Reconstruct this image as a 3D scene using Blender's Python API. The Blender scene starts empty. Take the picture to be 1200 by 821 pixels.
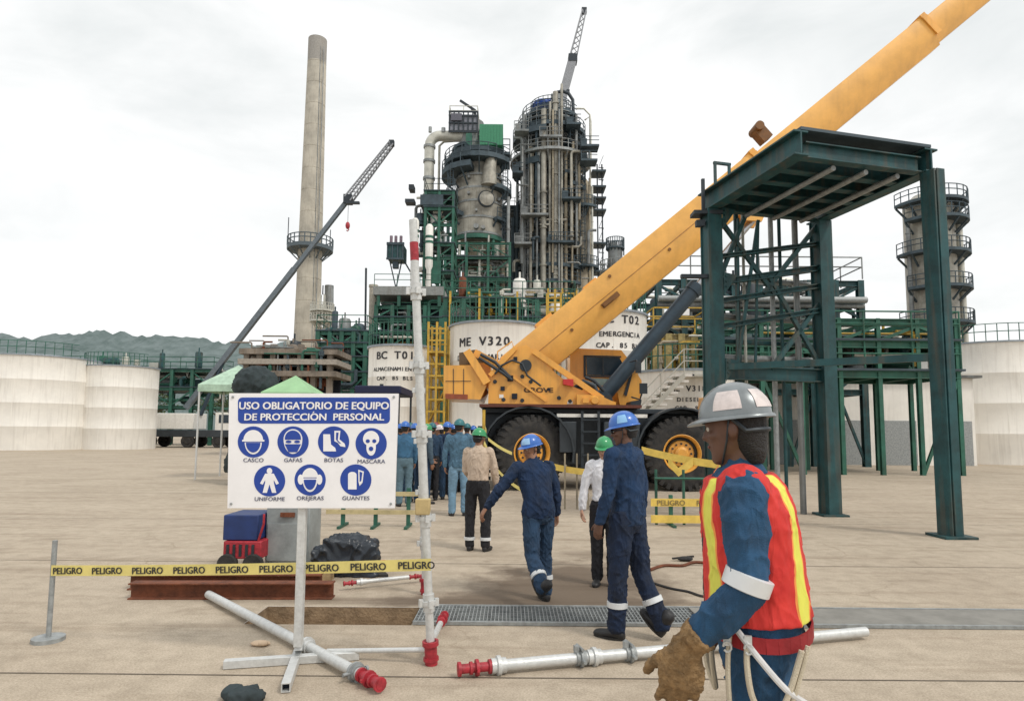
import bpy, bmesh, math, random
from mathutils import Vector, Matrix, Euler, noise
rad = math.radians
V = Vector
scene = bpy.context.scene
COL = scene.collection
rng = random.Random(7)

# ------------------------------------------------------------------ camera, sky, sun, exposure
F, CX, CY, HOR, CAMZ = 740.0, 600.0, 410.5, 505.0, 1.6
PITCH, ROLL = rad(5.0), rad(0.45)
SH = (HOR - CY) - F * math.tan(PITCH)
cam_d = bpy.data.cameras.new("camera")
cam = bpy.data.objects.new("camera", cam_d)
COL.objects.link(cam)
cam.location = (0, 0, CAMZ)
CR = Matrix.Rotation(math.pi / 2 + PITCH, 3, 'X') @ Matrix.Rotation(ROLL, 3, 'Z')
cam.rotation_euler = CR.to_euler()
cam_d.sensor_width = 36
cam_d.lens = F / 1200 * 36
cam_d.shift_y = SH / 1200
cam_d.clip_start = 0.05
cam_d.clip_end = 3000
scene.camera = cam

world = bpy.data.worlds.new("World")
scene.world = world
world.use_nodes = True
wn, wl = world.node_tree.nodes, world.node_tree.links
wn.clear()
SUN_EL, SUN_AZ = rad(52), rad(128)       # azimuth clockwise from +Y (straight ahead): from the right, a little behind
wo = wn.new('ShaderNodeOutputWorld'); bg = wn.new('ShaderNodeBackground')
sky = wn.new('ShaderNodeTexSky'); sky.sky_type = 'NISHITA'; sky.sun_disc = False
sky.sun_elevation = SUN_EL; sky.sun_rotation = SUN_AZ; sky.dust_density = 3
tc = wn.new('ShaderNodeTexCoord'); mp = wn.new('ShaderNodeMapping'); mp.inputs['Scale'].default_value = (1, 1, 2.6)
mp.inputs['Location'].default_value = (0.4, 0.1, 0.3)
nz = wn.new('ShaderNodeTexNoise'); nz.inputs['Scale'].default_value = 2.3; nz.inputs['Detail'].default_value = 7
nz.inputs['Roughness'].default_value = 0.55; nz.inputs['Distortion'].default_value = 0.4
cr = wn.new('ShaderNodeValToRGB')
cr.color_ramp.elements[0].position = 0.34; cr.color_ramp.elements[0].color = (0.86, 0.89, 0.885, 1)
cr.color_ramp.elements[1].position = 0.58; cr.color_ramp.elements[1].color = (1.13, 1.13, 1.12, 1)
sc_ = wn.new('ShaderNodeVectorMath'); sc_.operation = 'SCALE'; sc_.inputs['Scale'].default_value = 9.4
mx = wn.new('ShaderNodeMix'); mx.data_type = 'RGBA'; mx.inputs[0].default_value = 0.93
wl.new(tc.outputs['Generated'], mp.inputs[0]); wl.new(mp.outputs[0], nz.inputs['Vector']); wl.new(nz.outputs[0], cr.inputs[0])
wl.new(cr.outputs[0], sc_.inputs[0]); wl.new(sky.outputs[0], mx.inputs[6]); wl.new(sc_.outputs[0], mx.inputs[7])
wl.new(mx.outputs[2], bg.inputs[0]); bg.inputs[1].default_value = 0.1
wl.new(bg.outputs[0], wo.inputs[0])

sd = bpy.data.lights.new("sun", 'SUN'); sd.energy = 1.5; sd.angle = rad(10); sd.color = (1, 0.95, 0.87)
sun = bpy.data.objects.new("sun", sd); COL.objects.link(sun)
sdir = V((math.sin(SUN_AZ) * math.cos(SUN_EL), math.cos(SUN_AZ) * math.cos(SUN_EL), math.sin(SUN_EL)))
sun.rotation_euler = sdir.to_track_quat('Z', 'Y').to_euler()
sun.location = (0, 0, 40)
vs = scene.view_settings
vs.view_transform = 'Standard'; vs.look = 'None'; vs.gamma = 1; vs.use_curve_mapping = False; vs.exposure = 0.1

# ------------------------------------------------------------------ pixel -> world
def ray(px, py):
    return CR @ V(((px - CX) / F, (CY - py + SH) / F, -1))
def W(px, py, Y):
    d = ray(px, py)
    return V((0, 0, CAMZ)) + d * (Y / d.y)
def G(px, py):
    d = ray(px, py)
    return V((0, 0, CAMZ)) + d * (-CAMZ / d.z)
def S(Y): return F / Y                     # pixels per metre at depth Y

# ------------------------------------------------------------------ materials
MATS = {}
def mat(name, col, rough=0.6, metal=0.0, var=0.15, scale=6.0, bump=0.0, bscale=40.0, col2=None, streak=0.0, coat=0.0, spots=None):
    if name in MATS: return MATS[name]
    m = bpy.data.materials.new(name); m.use_nodes = True
    n, l = m.node_tree.nodes, m.node_tree.links
    b = n['Principled BSDF']
    b.inputs['Roughness'].default_value = rough; b.inputs['Metallic'].default_value = metal
    if coat: b.inputs['Coat Weight'].default_value = coat
    tcn = n.new('ShaderNodeTexCoord')
    n1 = n.new('ShaderNodeTexNoise'); n1.inputs['Scale'].default_value = scale; n1.inputs['Detail'].default_value = 6
    n1.inputs['Roughness'].default_value = 0.65
    oi = n.new('ShaderNodeObjectInfo'); mo = n.new('ShaderNodeMath'); mo.operation = 'MULTIPLY'; mo.inputs[1].default_value = 60; l.new(oi.outputs['Random'], mo.inputs[0])
    va = n.new('ShaderNodeVectorMath'); va.operation = 'ADD'; l.new(tcn.outputs['Object'], va.inputs[0]); l.new(mo.outputs[0], va.inputs[1]); crd = va.outputs[0]
    l.new(crd, n1.inputs['Vector'])
    c2 = col2 if col2 else tuple(c * (1 - var * 2.2) for c in col)
    r = n.new('ShaderNodeValToRGB')
    r.color_ramp.elements[0].position = 0.32; r.color_ramp.elements[0].color = (*c2, 1)
    r.color_ramp.elements[1].position = 0.62; r.color_ramp.elements[1].color = (*col, 1)
    l.new(n1.outputs[0], r.inputs[0])
    out = r.outputs[0]
    if streak:
        mpn = n.new('ShaderNodeMapping'); mpn.inputs['Scale'].default_value = (2.2, 2.2, 0.16)
        n2 = n.new('ShaderNodeTexNoise'); n2.inputs['Scale'].default_value = 3.0; n2.inputs['Detail'].default_value = 5
        l.new(crd, mpn.inputs[0]); l.new(mpn.outputs[0], n2.inputs['Vector'])
        mr = n.new('ShaderNodeMapRange'); mr.inputs[1].default_value = 0.5; mr.inputs[2].default_value = 0.72
        mr.inputs[4].default_value = streak
        l.new(n2.outputs[0], mr.inputs[0])
        mm = n.new('ShaderNodeMix'); mm.data_type = 'RGBA'; mm.inputs[7].default_value = (0.13, 0.085, 0.05, 1)
        l.new(mr.outputs[0], mm.inputs[0]); l.new(out, mm.inputs[6]); out = mm.outputs[2]
    l.new(out, b.inputs['Base Color'])
    rr = n.new('ShaderNodeMapRange'); rr.inputs[3].default_value = max(0.05, rough - 0.12); rr.inputs[4].default_value = min(1, rough + 0.15)
    l.new(n1.outputs[0], rr.inputs[0]); l.new(rr.outputs[0], b.inputs['Roughness'])
    if bump:
        n3 = n.new('ShaderNodeTexNoise'); n3.inputs['Scale'].default_value = bscale; n3.inputs['Detail'].default_value = 4
        l.new(tcn.outputs['Object'], n3.inputs['Vector'])
        bp = n.new('ShaderNodeBump'); bp.inputs['Strength'].default_value = bump; bp.inputs['Distance'].default_value = 0.02
        l.new(n3.outputs[0], bp.inputs['Height']); l.new(bp.outputs[0], b.inputs['Normal'])
    MATS[name] = m
    return m

M_yel = mat('crane_yellow', (0.85, 0.41, 0.07), 0.4, var=0.07, scale=1.2, coat=0.2, streak=0.22)
M_yel2 = mat('boom_yellow', (0.86, 0.45, 0.10), 0.42, var=0.10, scale=1.3, coat=0.2, streak=0.10)
M_dark = mat('dark_metal', (0.035, 0.045, 0.055), 0.5, 0.3, scale=3)
M_black = mat('black_rubber', (0.022, 0.022, 0.023), 0.85, scale=5, bump=0.3, col2=(0.05, 0.045, 0.04))
M_carrier = mat('carrier_grey', (0.045, 0.055, 0.065), 0.5, 0.2, scale=2)
M_glass = mat('dark_glass', (0.012, 0.025, 0.04), 0.08, 0.0, var=0.05)
M_chrome = mat('cylinder_rod', (0.45, 0.46, 0.48), 0.25, 0.9, var=0.05)
M_cyl = mat('cylinder_blue_grey', (0.035, 0.06, 0.085), 0.4, 0.2, scale=2)
M_red = mat('red_plastic', (0.6, 0.03, 0.03), 0.4)
M_redpaint = mat('red_paint', (0.44, 0.03, 0.045), 0.5, var=0.2, scale=20, bump=0.2)
M_galv = mat('galvanised_steel', (0.64, 0.65, 0.64), 0.42, 0.25, var=0.08, scale=26, bump=0.15, bscale=60)
M_galvd = mat('dull_galvanised', (0.36, 0.38, 0.38), 0.55, 0.3, var=0.18, scale=14, bump=0.2)
M_white = mat('white_tank_paint', (0.86, 0.83, 0.77), 0.55, var=0.05, scale=0.8, streak=0.16)
M_white2 = mat('white_paint', (0.85, 0.83, 0.78), 0.5, var=0.06, streak=0.2)
M_board = mat('sign_white', (0.88, 0.87, 0.88), 0.4, var=0.03)
M_blue = mat('sign_blue', (0.012, 0.06, 0.36), 0.4, var=0.05)
M_blkink = mat('black_lettering', (0.03, 0.03, 0.035), 0.6)
M_conc = mat('chimney_concrete', (0.53, 0.49, 0.41), 0.85, var=0.16, scale=0.35, streak=0.25)
M_concb = mat('frame_concrete', (0.26, 0.22, 0.18), 0.85, var=0.25, scale=1.5, streak=0.5)
M_steel = mat('weathered_insulation', (0.43, 0.41, 0.35), 0.5, 0.25, var=0.28, scale=0.7, streak=0.4)
M_steel2 = mat('grey_cladding', (0.30, 0.32, 0.32), 0.5, 0.3, var=0.3, scale=0.6, streak=0.45)
M_tan = mat('tan_cladding', (0.40, 0.345, 0.25), 0.6, 0.15, var=0.25, scale=0.5, streak=0.4)
M_plat = mat('platform_steel', (0.062, 0.092, 0.112), 0.6, 0.2, var=0.25, scale=1)
M_rack = mat('rack_teal', (0.016, 0.080, 0.088), 0.55, 0.1, var=0.28, scale=2.5, streak=0.5, bump=0.15)
M_green = mat('green_steel', (0.03, 0.145, 0.10), 0.55, 0.1, var=0.25, scale=1.2, streak=0.2)
M_green2 = mat('bright_green_sheet', (0.05, 0.26, 0.14), 0.5, var=0.1)
M_yrail = mat('yellow_rail', (0.60, 0.38, 0.05), 0.55, var=0.2, scale=5)
M_pale = mat('pale_pipe', (0.60, 0.59, 0.52), 0.45, 0.2, var=0.15, scale=1)
M_rust = mat('rusty_steel', (0.20, 0.065, 0.03), 0.8, 0.1, var=0.25, scale=8, bump=0.4)
M_bag = mat('black_plastic', (0.022, 0.030, 0.042), 0.32, var=0.2, scale=5, bump=0.25, bscale=14)
M_tape = mat('yellow_tape', (0.78, 0.66, 0.22), 0.5, var=0.08)
M_tapeg = mat('golden_barrier_tape', (0.82, 0.58, 0.12), 0.5, var=0.12)
M_tarp = mat('pale_green_canvas', (0.32, 0.55, 0.30), 0.6, var=0.08, scale=2)
M_darktarp = mat('dark_net', (0.03, 0.045, 0.05), 0.8, var=0.2)
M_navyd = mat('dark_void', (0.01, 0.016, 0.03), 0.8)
M_bluetarp = mat('bright_blue_tarp', (0.02, 0.09, 0.45), 0.5)
M_wood = mat('timber', (0.42, 0.30, 0.16), 0.8, scale=9, var=0.2)
M_bark = mat('bark', (0.10, 0.075, 0.05), 0.9, var=0.25, scale=6, bump=0.5)
M_leaf = mat('leaves', (0.07, 0.11, 0.035), 0.7, var=0.25, scale=0.7)
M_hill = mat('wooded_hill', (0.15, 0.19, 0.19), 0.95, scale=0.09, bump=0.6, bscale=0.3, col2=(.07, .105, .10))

# ------------------------------------------------------------------ mesh builder
class MB:
    def __init__(s): s.v = []; s.f = []; s.sm = []
    def add(s, vs_, fs, smooth=False):
        o = len(s.v); s.v += [V(p) for p in vs_]
        for f in fs: s.f.append([o + i for i in f]); s.sm.append(smooth)
        return s
    def box(s, c, size, R=None):
        hx, hy, hz = size[0] / 2, size[1] / 2, size[2] / 2; c = V(c)
        ps = [V((x, y, z)) for x in (-hx, hx) for y in (-hy, hy) for z in (-hz, hz)]
        if R is not None: ps = [R @ p for p in ps]
        return s.add([c + p for p in ps], [(0, 1, 3, 2), (4, 6, 7, 5), (0, 4, 5, 1), (2, 3, 7, 6), (0, 2, 6, 4), (1, 5, 7, 3)])
    def span(s, x0, x1, y0, y1, z0, z1):
        return s.box(((x0 + x1) / 2, (y0 + y1) / 2, (z0 + z1) / 2), (abs(x1 - x0), abs(y1 - y0), abs(z1 - z0)))
    def beam(s, a, b, w, h, up=(0, 0, 1)):
        a, b = V(a), V(b); d = (b - a)
        if d.length < 1e-6: return s
        dn = d.normalized(); u = V(up)
        if abs(dn.dot(u)) > 0.98: u = V((0, 1, 0))
        x = dn.cross(u).normalized(); y = x.cross(dn).normalized()
        R = Matrix((x, dn, y)).transposed()
        return s.box((a + b) / 2, (w, d.length, h), R)
    def ibeam(s, a, b, w, h, t=0.02, up=(0, 0, 1)):
        a, b = V(a), V(b); dn = (b - a).normalized(); u = V(up)
        if abs(dn.dot(u)) > 0.98: u = V((0, 1, 0))
        x = dn.cross(u).normalized(); y = x.cross(dn).normalized()
        s.beam(a + y * (h - t) / 2, b + y * (h - t) / 2, w, t, u); s.beam(a - y * (h - t) / 2, b - y * (h - t) / 2, w, t, u)
        return s.beam(a, b, t, h - 2 * t, u)
    def tube(s, a, b, r0, r1=None, n=12, cap=True):
        a, b = V(a), V(b); r1 = r0 if r1 is None else r1
        d = (b - a)
        if d.length < 1e-6: return s
        d.normalize(); q = d.to_track_quat('Z', 'Y')
        ring = [q @ V((math.cos(2 * math.pi * i / n), math.sin(2 * math.pi * i / n), 0)) for i in range(n)]
        A = [a + p * r0 for p in ring]; B = [b + p * r1 for p in ring]
        s.add(A + B, [(i, (i + 1) % n, n + (i + 1) % n, n + i) for i in range(n)], True)
        if cap:
            s.add(A, [tuple(reversed(range(n)))]); s.add(B, [tuple(range(n))])
        return s
    def path(s, pts, r, n=10, cap=True):
        pts = [V(p) for p in pts]; rr = r if isinstance(r, (list, tuple)) else [r] * len(pts)
        vs_, fs = [], []
        prev = None
        for k, p in enumerate(pts):
            d = (pts[min(k + 1, len(pts) - 1)] - pts[max(k - 1, 0)]).normalized()
            if prev is None:
                u = V((0, 0, 1)) if abs(d.z) < 0.9 else V((1, 0, 0)); x = d.cross(u).normalized()
            else: x = (prev - d * prev.dot(d)).normalized()
            prev = x; y = d.cross(x)
            vs_ += [p + (x * math.cos(2 * math.pi * i / n) + y * math.sin(2 * math.pi * i / n)) * rr[k] for i in range(n)]
        for k in range(len(pts) - 1):
            for i in range(n): fs.append((k * n + i, k * n + (i + 1) % n, (k + 1) * n + (i + 1) % n, (k + 1) * n + i))
        s.add(vs_, fs, True)
        if cap:
            s.add(vs_[:n], [tuple(reversed(range(n)))]); s.add(vs_[-n:], [tuple(range(n))])
        return s
    def lathe(s, c, prof, n=24, axis=(0, 0, 1), smooth=True, close=False, ang=2 * math.pi, a0=0):
        c = V(c); q = V(axis).to_track_quat('Z', 'Y') if V(axis).normalized() != V((0, 0, 1)) else None
        vs_, fs = [], []; full = abs(ang - 2 * math.pi) < 1e-6; m = n if full else n + 1
        for (r, z) in prof:
            for i in range(m):
                a = a0 + ang * i / n; p = V((r * math.cos(a), r * math.sin(a), z))
                vs_.append(c + (q @ p if q else p))
        for k in range(len(prof) - 1):
            for i in range(n):
                j = (i + 1) % m
                fs.append((k * m + i, k * m + j, (k + 1) * m + j, (k + 1) * m + i))
        return s.add(vs_, fs, smooth)
    def prism(s, poly, n_vec):                # polygon of world points extruded by n_vec
        poly = [V(p) for p in poly]; n_vec = V(n_vec); k = len(poly)
        s.add(poly, [tuple(range(k))]); s.add([p + n_vec for p in poly], [tuple(reversed(range(k)))])
        return s.add(poly + [p + n_vec for p in poly], [(i, k + i, k + (i + 1) % k, (i + 1) % k) for i in range(k)])
    def pxprism(s, pts, Y0, Y1):              # outline at depth Y0, run straight back to Y1
        return s.prism([W(x, y, Y0) for x, y in pts], (0, Y1 - Y0, 0))
    def ball(s, c, r, nu=14, nv=8, R=None):
        c = V(c); r = V(r) if not isinstance(r, (int, float)) else V((r, r, r)); vs_, fs = [], []
        for j in range(nv + 1):
            t = math.pi * j / nv
            for i in range(nu):
                a = 2 * math.pi * i / nu; p = V((r.x * math.sin(t) * math.cos(a), r.y * math.sin(t) * math.sin(a), -r.z * math.cos(t)))
                vs_.append(c + (R @ p if R else p))
        for j in range(nv):
            for i in range(nu): fs.append((j * nu + i, j * nu + (i + 1) % nu, (j + 1) * nu + (i + 1) % nu, (j + 1) * nu + i))
        return s.add(vs_, fs, True)
    def loft(s, rings, n=16):                 # ring = (centre, xaxis, yaxis, rx, ry)
        vs_, fs = [], []
        for (c, x, y, rx, ry) in rings:
            vs_ += [c + x * (rx * math.cos(2 * math.pi * i / n)) + y * (ry * math.sin(2 * math.pi * i / n)) for i in range(n)]
        for k in range(len(rings) - 1):
            for i in range(n): fs.append((k * n + i, k * n + (i + 1) % n, (k + 1) * n + (i + 1) % n, (k + 1) * n + i))
        fs.append(tuple(reversed(range(n)))); fs.append(tuple(range((len(rings) - 1) * n, len(rings) * n)))
        return s.add(vs_, fs, True)
    def build(s, name, m, parent=None, origin=None, bevel=0, local=False):
        me = bpy.data.meshes.new(name)
        o = V((0, 0, 0))
        if not local:
            if parent is not None: o = V(ORG[parent.name])
            elif origin is not None: o = V(origin)
            elif s.v:
                xs = [p.x for p in s.v]; ys = [p.y for p in s.v]; zs = [p.z for p in s.v]
                o = V(((min(xs) + max(xs)) / 2, (min(ys) + max(ys)) / 2, min(zs)))
        me.from_pydata([p - o for p in s.v], [], s.f)
        me.polygons.foreach_set('use_smooth', s.sm)
        me.update()
        bm = bmesh.new(); bm.from_mesh(me); bmesh.ops.recalc_face_normals(bm, faces=bm.faces); bm.to_mesh(me); bm.free()
        me.set_sharp_from_angle(angle=rad(38)); me.materials.append(m)
        ob = bpy.data.objects.new(name, me); COL.objects.link(ob)
        if parent is not None: ob.parent = parent
        else: ob.location = o
        ORG[ob.name] = o
        if bevel:
            b = ob.modifiers.new('bevel', 'BEVEL'); b.width = bevel; b.segments = 2; b.limit_method = 'ANGLE'; b.angle_limit = rad(40)
        return ob
ORG = {}
def tag(o, label=None, cat=None, group=None, kind=None):
    if label: o['label'] = label
    if cat: o['category'] = cat
    if group: o['group'] = group
    if kind: o['kind'] = kind
    return o
def thing(name, label, cat, loc=(0, 0, 0), group=None):
    o = bpy.data.objects.new(name, None); COL.objects.link(o); o.location = loc; o.empty_display_size = 0.3
    ORG[o.name] = V(loc); return tag(o, label, cat, group)
def copy_tree(o, parent=None):
    c = o.copy(); COL.objects.link(c)
    if parent is not None: c.parent = parent
    ORG[c.name] = ORG.get(o.name, V((0, 0, 0)))
    for ch in list(o.children): copy_tree(ch, c)
    return c
def text_mb(txt, size, org, xax, yax, depth=0.0015, bold=0.0, align='CENTER', sx=1.0):
    if bold:
        xax = V(xax); yax = V(yax); org = V(org); nz_ = xax.cross(yax)
        return merge(*[text_mb(txt, size, org + xax * dx * bold + yax * dy * bold + nz_ * k * .00035, xax, yax, depth, 0, align, sx) for k, (dx, dy) in enumerate(((-1, -.5), (1, -.5), (-1, .5), (1, .5), (0, 0)))])
    cu = bpy.data.curves.new('t', 'FONT'); cu.body = txt; cu.size = size; cu.align_x = align; cu.resolution_u = 3
    ob = bpy.data.objects.new('t', cu); COL.objects.link(ob)
    dg = bpy.context.evaluated_depsgraph_get(); me = bpy.data.meshes.new_from_object(ob.evaluated_get(dg))
    mb = MB(); xax, yax, org = V(xax), V(yax), V(org); z = xax.cross(yax) * depth
    mb.add([org + xax * v.co.x * sx + yax * v.co.y + z for v in me.vertices], [tuple(p.vertices) for p in me.polygons])
    COL.objects.unlink(ob); bpy.data.objects.remove(ob); bpy.data.meshes.remove(me); bpy.data.curves.remove(cu)
    return mb
def merge(*ms):
    r = MB()
    for m in ms:
        o = len(r.v); r.v += m.v; r.f += [[o + i for i in f] for f in m.f]; r.sm += m.sm
    return r
# ------------------------------------------------------------------ ground
def ground():
    m = bpy.data.materials.new('ground_concrete'); m.use_nodes = True
    n, l = m.node_tree.nodes, m.node_tree.links; b = n['Principled BSDF']; b.inputs['Roughness'].default_value = 0.9
    tcn = n.new('ShaderNodeTexCoord')
    def nzz(sc, det=6, ro=0.6, mapscale=None):
        q = n.new('ShaderNodeTexNoise'); q.inputs['Scale'].default_value = sc; q.inputs['Detail'].default_value = det; q.inputs['Roughness'].default_value = ro
        if mapscale:
            mpn = n.new('ShaderNodeMapping'); mpn.inputs['Scale'].default_value = mapscale; l.new(tcn.outputs['Object'], mpn.inputs[0]); l.new(mpn.outputs[0], q.inputs['Vector'])
        else: l.new(tcn.outputs['Object'], q.inputs['Vector'])
        return q.outputs[0]
    def ramp(src, p0, c0, p1, c1):
        r = n.new('ShaderNodeValToRGB'); r.color_ramp.elements[0].position = p0; r.color_ramp.elements[0].color = (*c0, 1)
        r.color_ramp.elements[1].position = p1; r.color_ramp.elements[1].color = (*c1, 1); l.new(src, r.inputs[0]); return r.outputs[0]
    def mixc(f, a, c, mode='MIX'):
        q = n.new('ShaderNodeMix'); q.data_type = 'RGBA'; q.blend_type = mode
        if isinstance(f, float): q.inputs[0].default_value = f
        else: l.new(f, q.inputs[0])
        l.new(a, q.inputs[6])
        if isinstance(c, tuple): q.inputs[7].default_value = (*c, 1)
        else: l.new(c, q.inputs[7])
        return q.outputs[2]
    base = ramp(nzz(0.5), 0.3, (0.44, 0.365, 0.28), 0.7, (0.54, 0.46, 0.36))
    base = mixc(0.8, base, ramp(nzz(5, 8, 0.7), 0.32, (0.72, 0.71, 0.69), 0.6, (1, 1, 1)), 'MULTIPLY')
    base = mixc(0.7, base, ramp(nzz(70, 3, 0.8), 0.35, (0.62, 0.6, 0.57), 0.62, (1.12, 1.12, 1.12)), 'MULTIPLY')
    # stains: real oil and wet marks with a shape of their own
    base = mixc(0.6, base, ramp(nzz(1.1, 7, 0.65, (0.5, 1.3, 1)), 0.58, (1, 1, 1), 0.72, (0.55, 0.5, 0.45)), 'MULTIPLY')
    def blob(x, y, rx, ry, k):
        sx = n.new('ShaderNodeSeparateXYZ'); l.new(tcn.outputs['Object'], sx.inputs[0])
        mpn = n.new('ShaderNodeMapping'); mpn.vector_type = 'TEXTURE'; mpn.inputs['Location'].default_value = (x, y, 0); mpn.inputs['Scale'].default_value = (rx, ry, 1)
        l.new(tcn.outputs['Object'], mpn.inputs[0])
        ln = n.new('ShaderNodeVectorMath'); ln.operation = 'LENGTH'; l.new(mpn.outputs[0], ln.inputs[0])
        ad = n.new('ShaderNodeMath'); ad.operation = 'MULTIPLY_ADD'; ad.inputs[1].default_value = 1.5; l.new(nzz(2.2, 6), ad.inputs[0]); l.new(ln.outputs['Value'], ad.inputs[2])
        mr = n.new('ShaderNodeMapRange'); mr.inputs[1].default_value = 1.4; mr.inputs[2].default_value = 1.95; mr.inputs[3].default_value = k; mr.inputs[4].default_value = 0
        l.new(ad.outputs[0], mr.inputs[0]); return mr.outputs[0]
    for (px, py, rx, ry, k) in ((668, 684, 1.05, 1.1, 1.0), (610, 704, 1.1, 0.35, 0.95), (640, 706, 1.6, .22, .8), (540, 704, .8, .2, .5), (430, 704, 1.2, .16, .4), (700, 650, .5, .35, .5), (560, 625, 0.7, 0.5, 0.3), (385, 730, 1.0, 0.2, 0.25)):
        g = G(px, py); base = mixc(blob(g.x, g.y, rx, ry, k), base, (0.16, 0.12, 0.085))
    l.new(base, b.inputs['Base Color'])
    bp = n.new('ShaderNodeBump'); bp.inputs['Strength'].default_value = 0.35; bp.inputs['Distance'].default_value = 0.01
    l.new(nzz(55, 5, 0.7), bp.inputs['Height']); l.new(bp.outputs[0], b.inputs['Normal'])
    # cracks and tyre scuffs
    cv = n.new('ShaderNodeTexVoronoi'); cv.feature = 'DISTANCE_TO_EDGE'; cv.inputs['Scale'].default_value = .42; cv.inputs['Randomness'].default_value = 1
    dn = n.new('ShaderNodeTexNoise'); dn.inputs['Scale'].default_value = 2.5; dn.inputs['Detail'].default_value = 6; l.new(tcn.outputs['Object'], dn.inputs['Vector'])
    dv = n.new('ShaderNodeVectorMath'); dv.operation = 'MULTIPLY_ADD'; dv.inputs[1].default_value = (.45, .45, 0); l.new(dn.outputs['Color'], dv.inputs[0]); l.new(tcn.outputs['Object'], dv.inputs[2]); l.new(dv.outputs[0], cv.inputs['Vector'])
    crk = ramp(cv.outputs['Distance'], .0, (.74, .71, .67), .005, (1, 1, 1)); msk = ramp(nzz(.35, 3), .52, (0, 0, 0), .62, (1, 1, 1))
    base = mixc(msk, base, mixc(1.0, base, crk, 'MULTIPLY')) if False else base
    ms = n.new('ShaderNodeMix'); ms.data_type = 'RGBA'; ms.blend_type = 'MULTIPLY'; l.new(msk, ms.inputs[0]); l.new(base, ms.inputs[6]); l.new(crk, ms.inputs[7]); base = ms.outputs[2]
    base = mixc(0.75, base, ramp(nzz(1.6, 8, 0.72, (0.16, 1.6, 1)), 0.52, (1, 1, 1), 0.70, (0.60, 0.55, 0.50)), 'MULTIPLY')
    base = mixc(0.8, base, ramp(nzz(28, 4, 0.7), 0.64, (1, 1, 1), 0.72, (0.55, 0.5, 0.44)), 'MULTIPLY')
    l.new(base, b.inputs['Base Color'])
    # trench rectangle in the sheet
    ya, yb = G(600, 733).y, G(600, 712).y
    xa, xb = G(300, 720).x, G(488, 720).x
    mb = MB(); B = 900
    xs = [-B, xa, xb, B]; ys = [-30, ya, yb, B]
    for i in range(3):
        for j in range(3):
            if i == 1 and j == 1: continue
            mb.add([(xs[i], ys[j], 0), (xs[i + 1], ys[j], 0), (xs[i + 1], ys[j + 1], 0), (xs[i], ys[j + 1], 0)], [(0, 1, 2, 3)])
    g = mb.build('ground', m, origin=(0, 0, 0)); tag(g, kind='structure')
    # soil-lined trench
    tm = mat('trench_soil', (0.33, 0.235, 0.145), 0.95, var=0.28, scale=7, bump=0.5, col2=(0.16, 0.11, 0.065))
    d = -0.17; q = MB()
    q.add([(xa, ya, d), (xb, ya, d), (xb, yb, d), (xa, yb, d)], [(0, 1, 2, 3)])
    q.add([(xa, ya, -.001), (xb, ya, -.001), (xb, yb, -.001), (xa, yb, -.001), (xa, ya, d), (xb, ya, d), (xb, yb, d), (xa, yb, d)],
          [(3, 2, 6, 7), (0, 1, 5, 4), (0, 3, 7, 4), (1, 2, 6, 5)])
    tag(q.build('trench', tm, origin=(0, 0, 0)), kind='structure')
    # joints
    jm = mat('joint_filler', (0.16, 0.13, 0.10), 0.95)
    q = MB()
    for yy in (G(600, 733).y - 1.1, yb + 1.9, yb + 5.5, yb + 10):
        pts = [(-30 + 3 * i, yy + 0.012 * math.sin(i * 1.7)) for i in range(21)]
        for (x0, y0), (x1, y1) in zip(pts, pts[1:]):
            q.add([(x0, y0, .004), (x1, y1, .004), (x1, y1 + .012, .004), (x0, y0 + .012, .004)], [(0, 1, 2, 3)])
    tag(q.build('pavement_joints', jm, origin=(0, 0, 0)), kind='structure')
    # steel grate continuing the trench to the right
    gt = MB(); x0, x1 = xb + 0.012, xb + 5.6
    gt.span(x0, x1, ya, ya + .03, .004, .03); gt.span(x0, x1, yb - .03, yb, .004, .03)
    x = x0
    while x < x0 + 2.4:
        gt.span(x, x + .008, ya + .03, yb - .03, .004, .026); x += .032
    for k in range(7): gt.span(x0, x0 + 2.4, ya + .05 + k * (yb - ya - .1) / 6, ya + .056 + k * (yb - ya - .1) / 6, .006, .0275)
    t = thing('drain_grate', 'long grey steel grating and cover plate laid over the drainage trench', 'drain grate', (x0, (ya + yb) / 2, 0))
    gt.build('grating', M_galvd, t)
    MB().span(x0, x1, ya + .031, yb - .031, .002, .0045).build('pan', mat('drain_pan', (0.10, 0.10, 0.095), .8), t)
    MB().span(x0 + 2.42, x1, ya + .032, yb - .032, .006, .026).build('cover_plate', mat('cover_plate', (0.27, 0.26, 0.235), .75, .1, scale=4), t)
ground()

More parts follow.
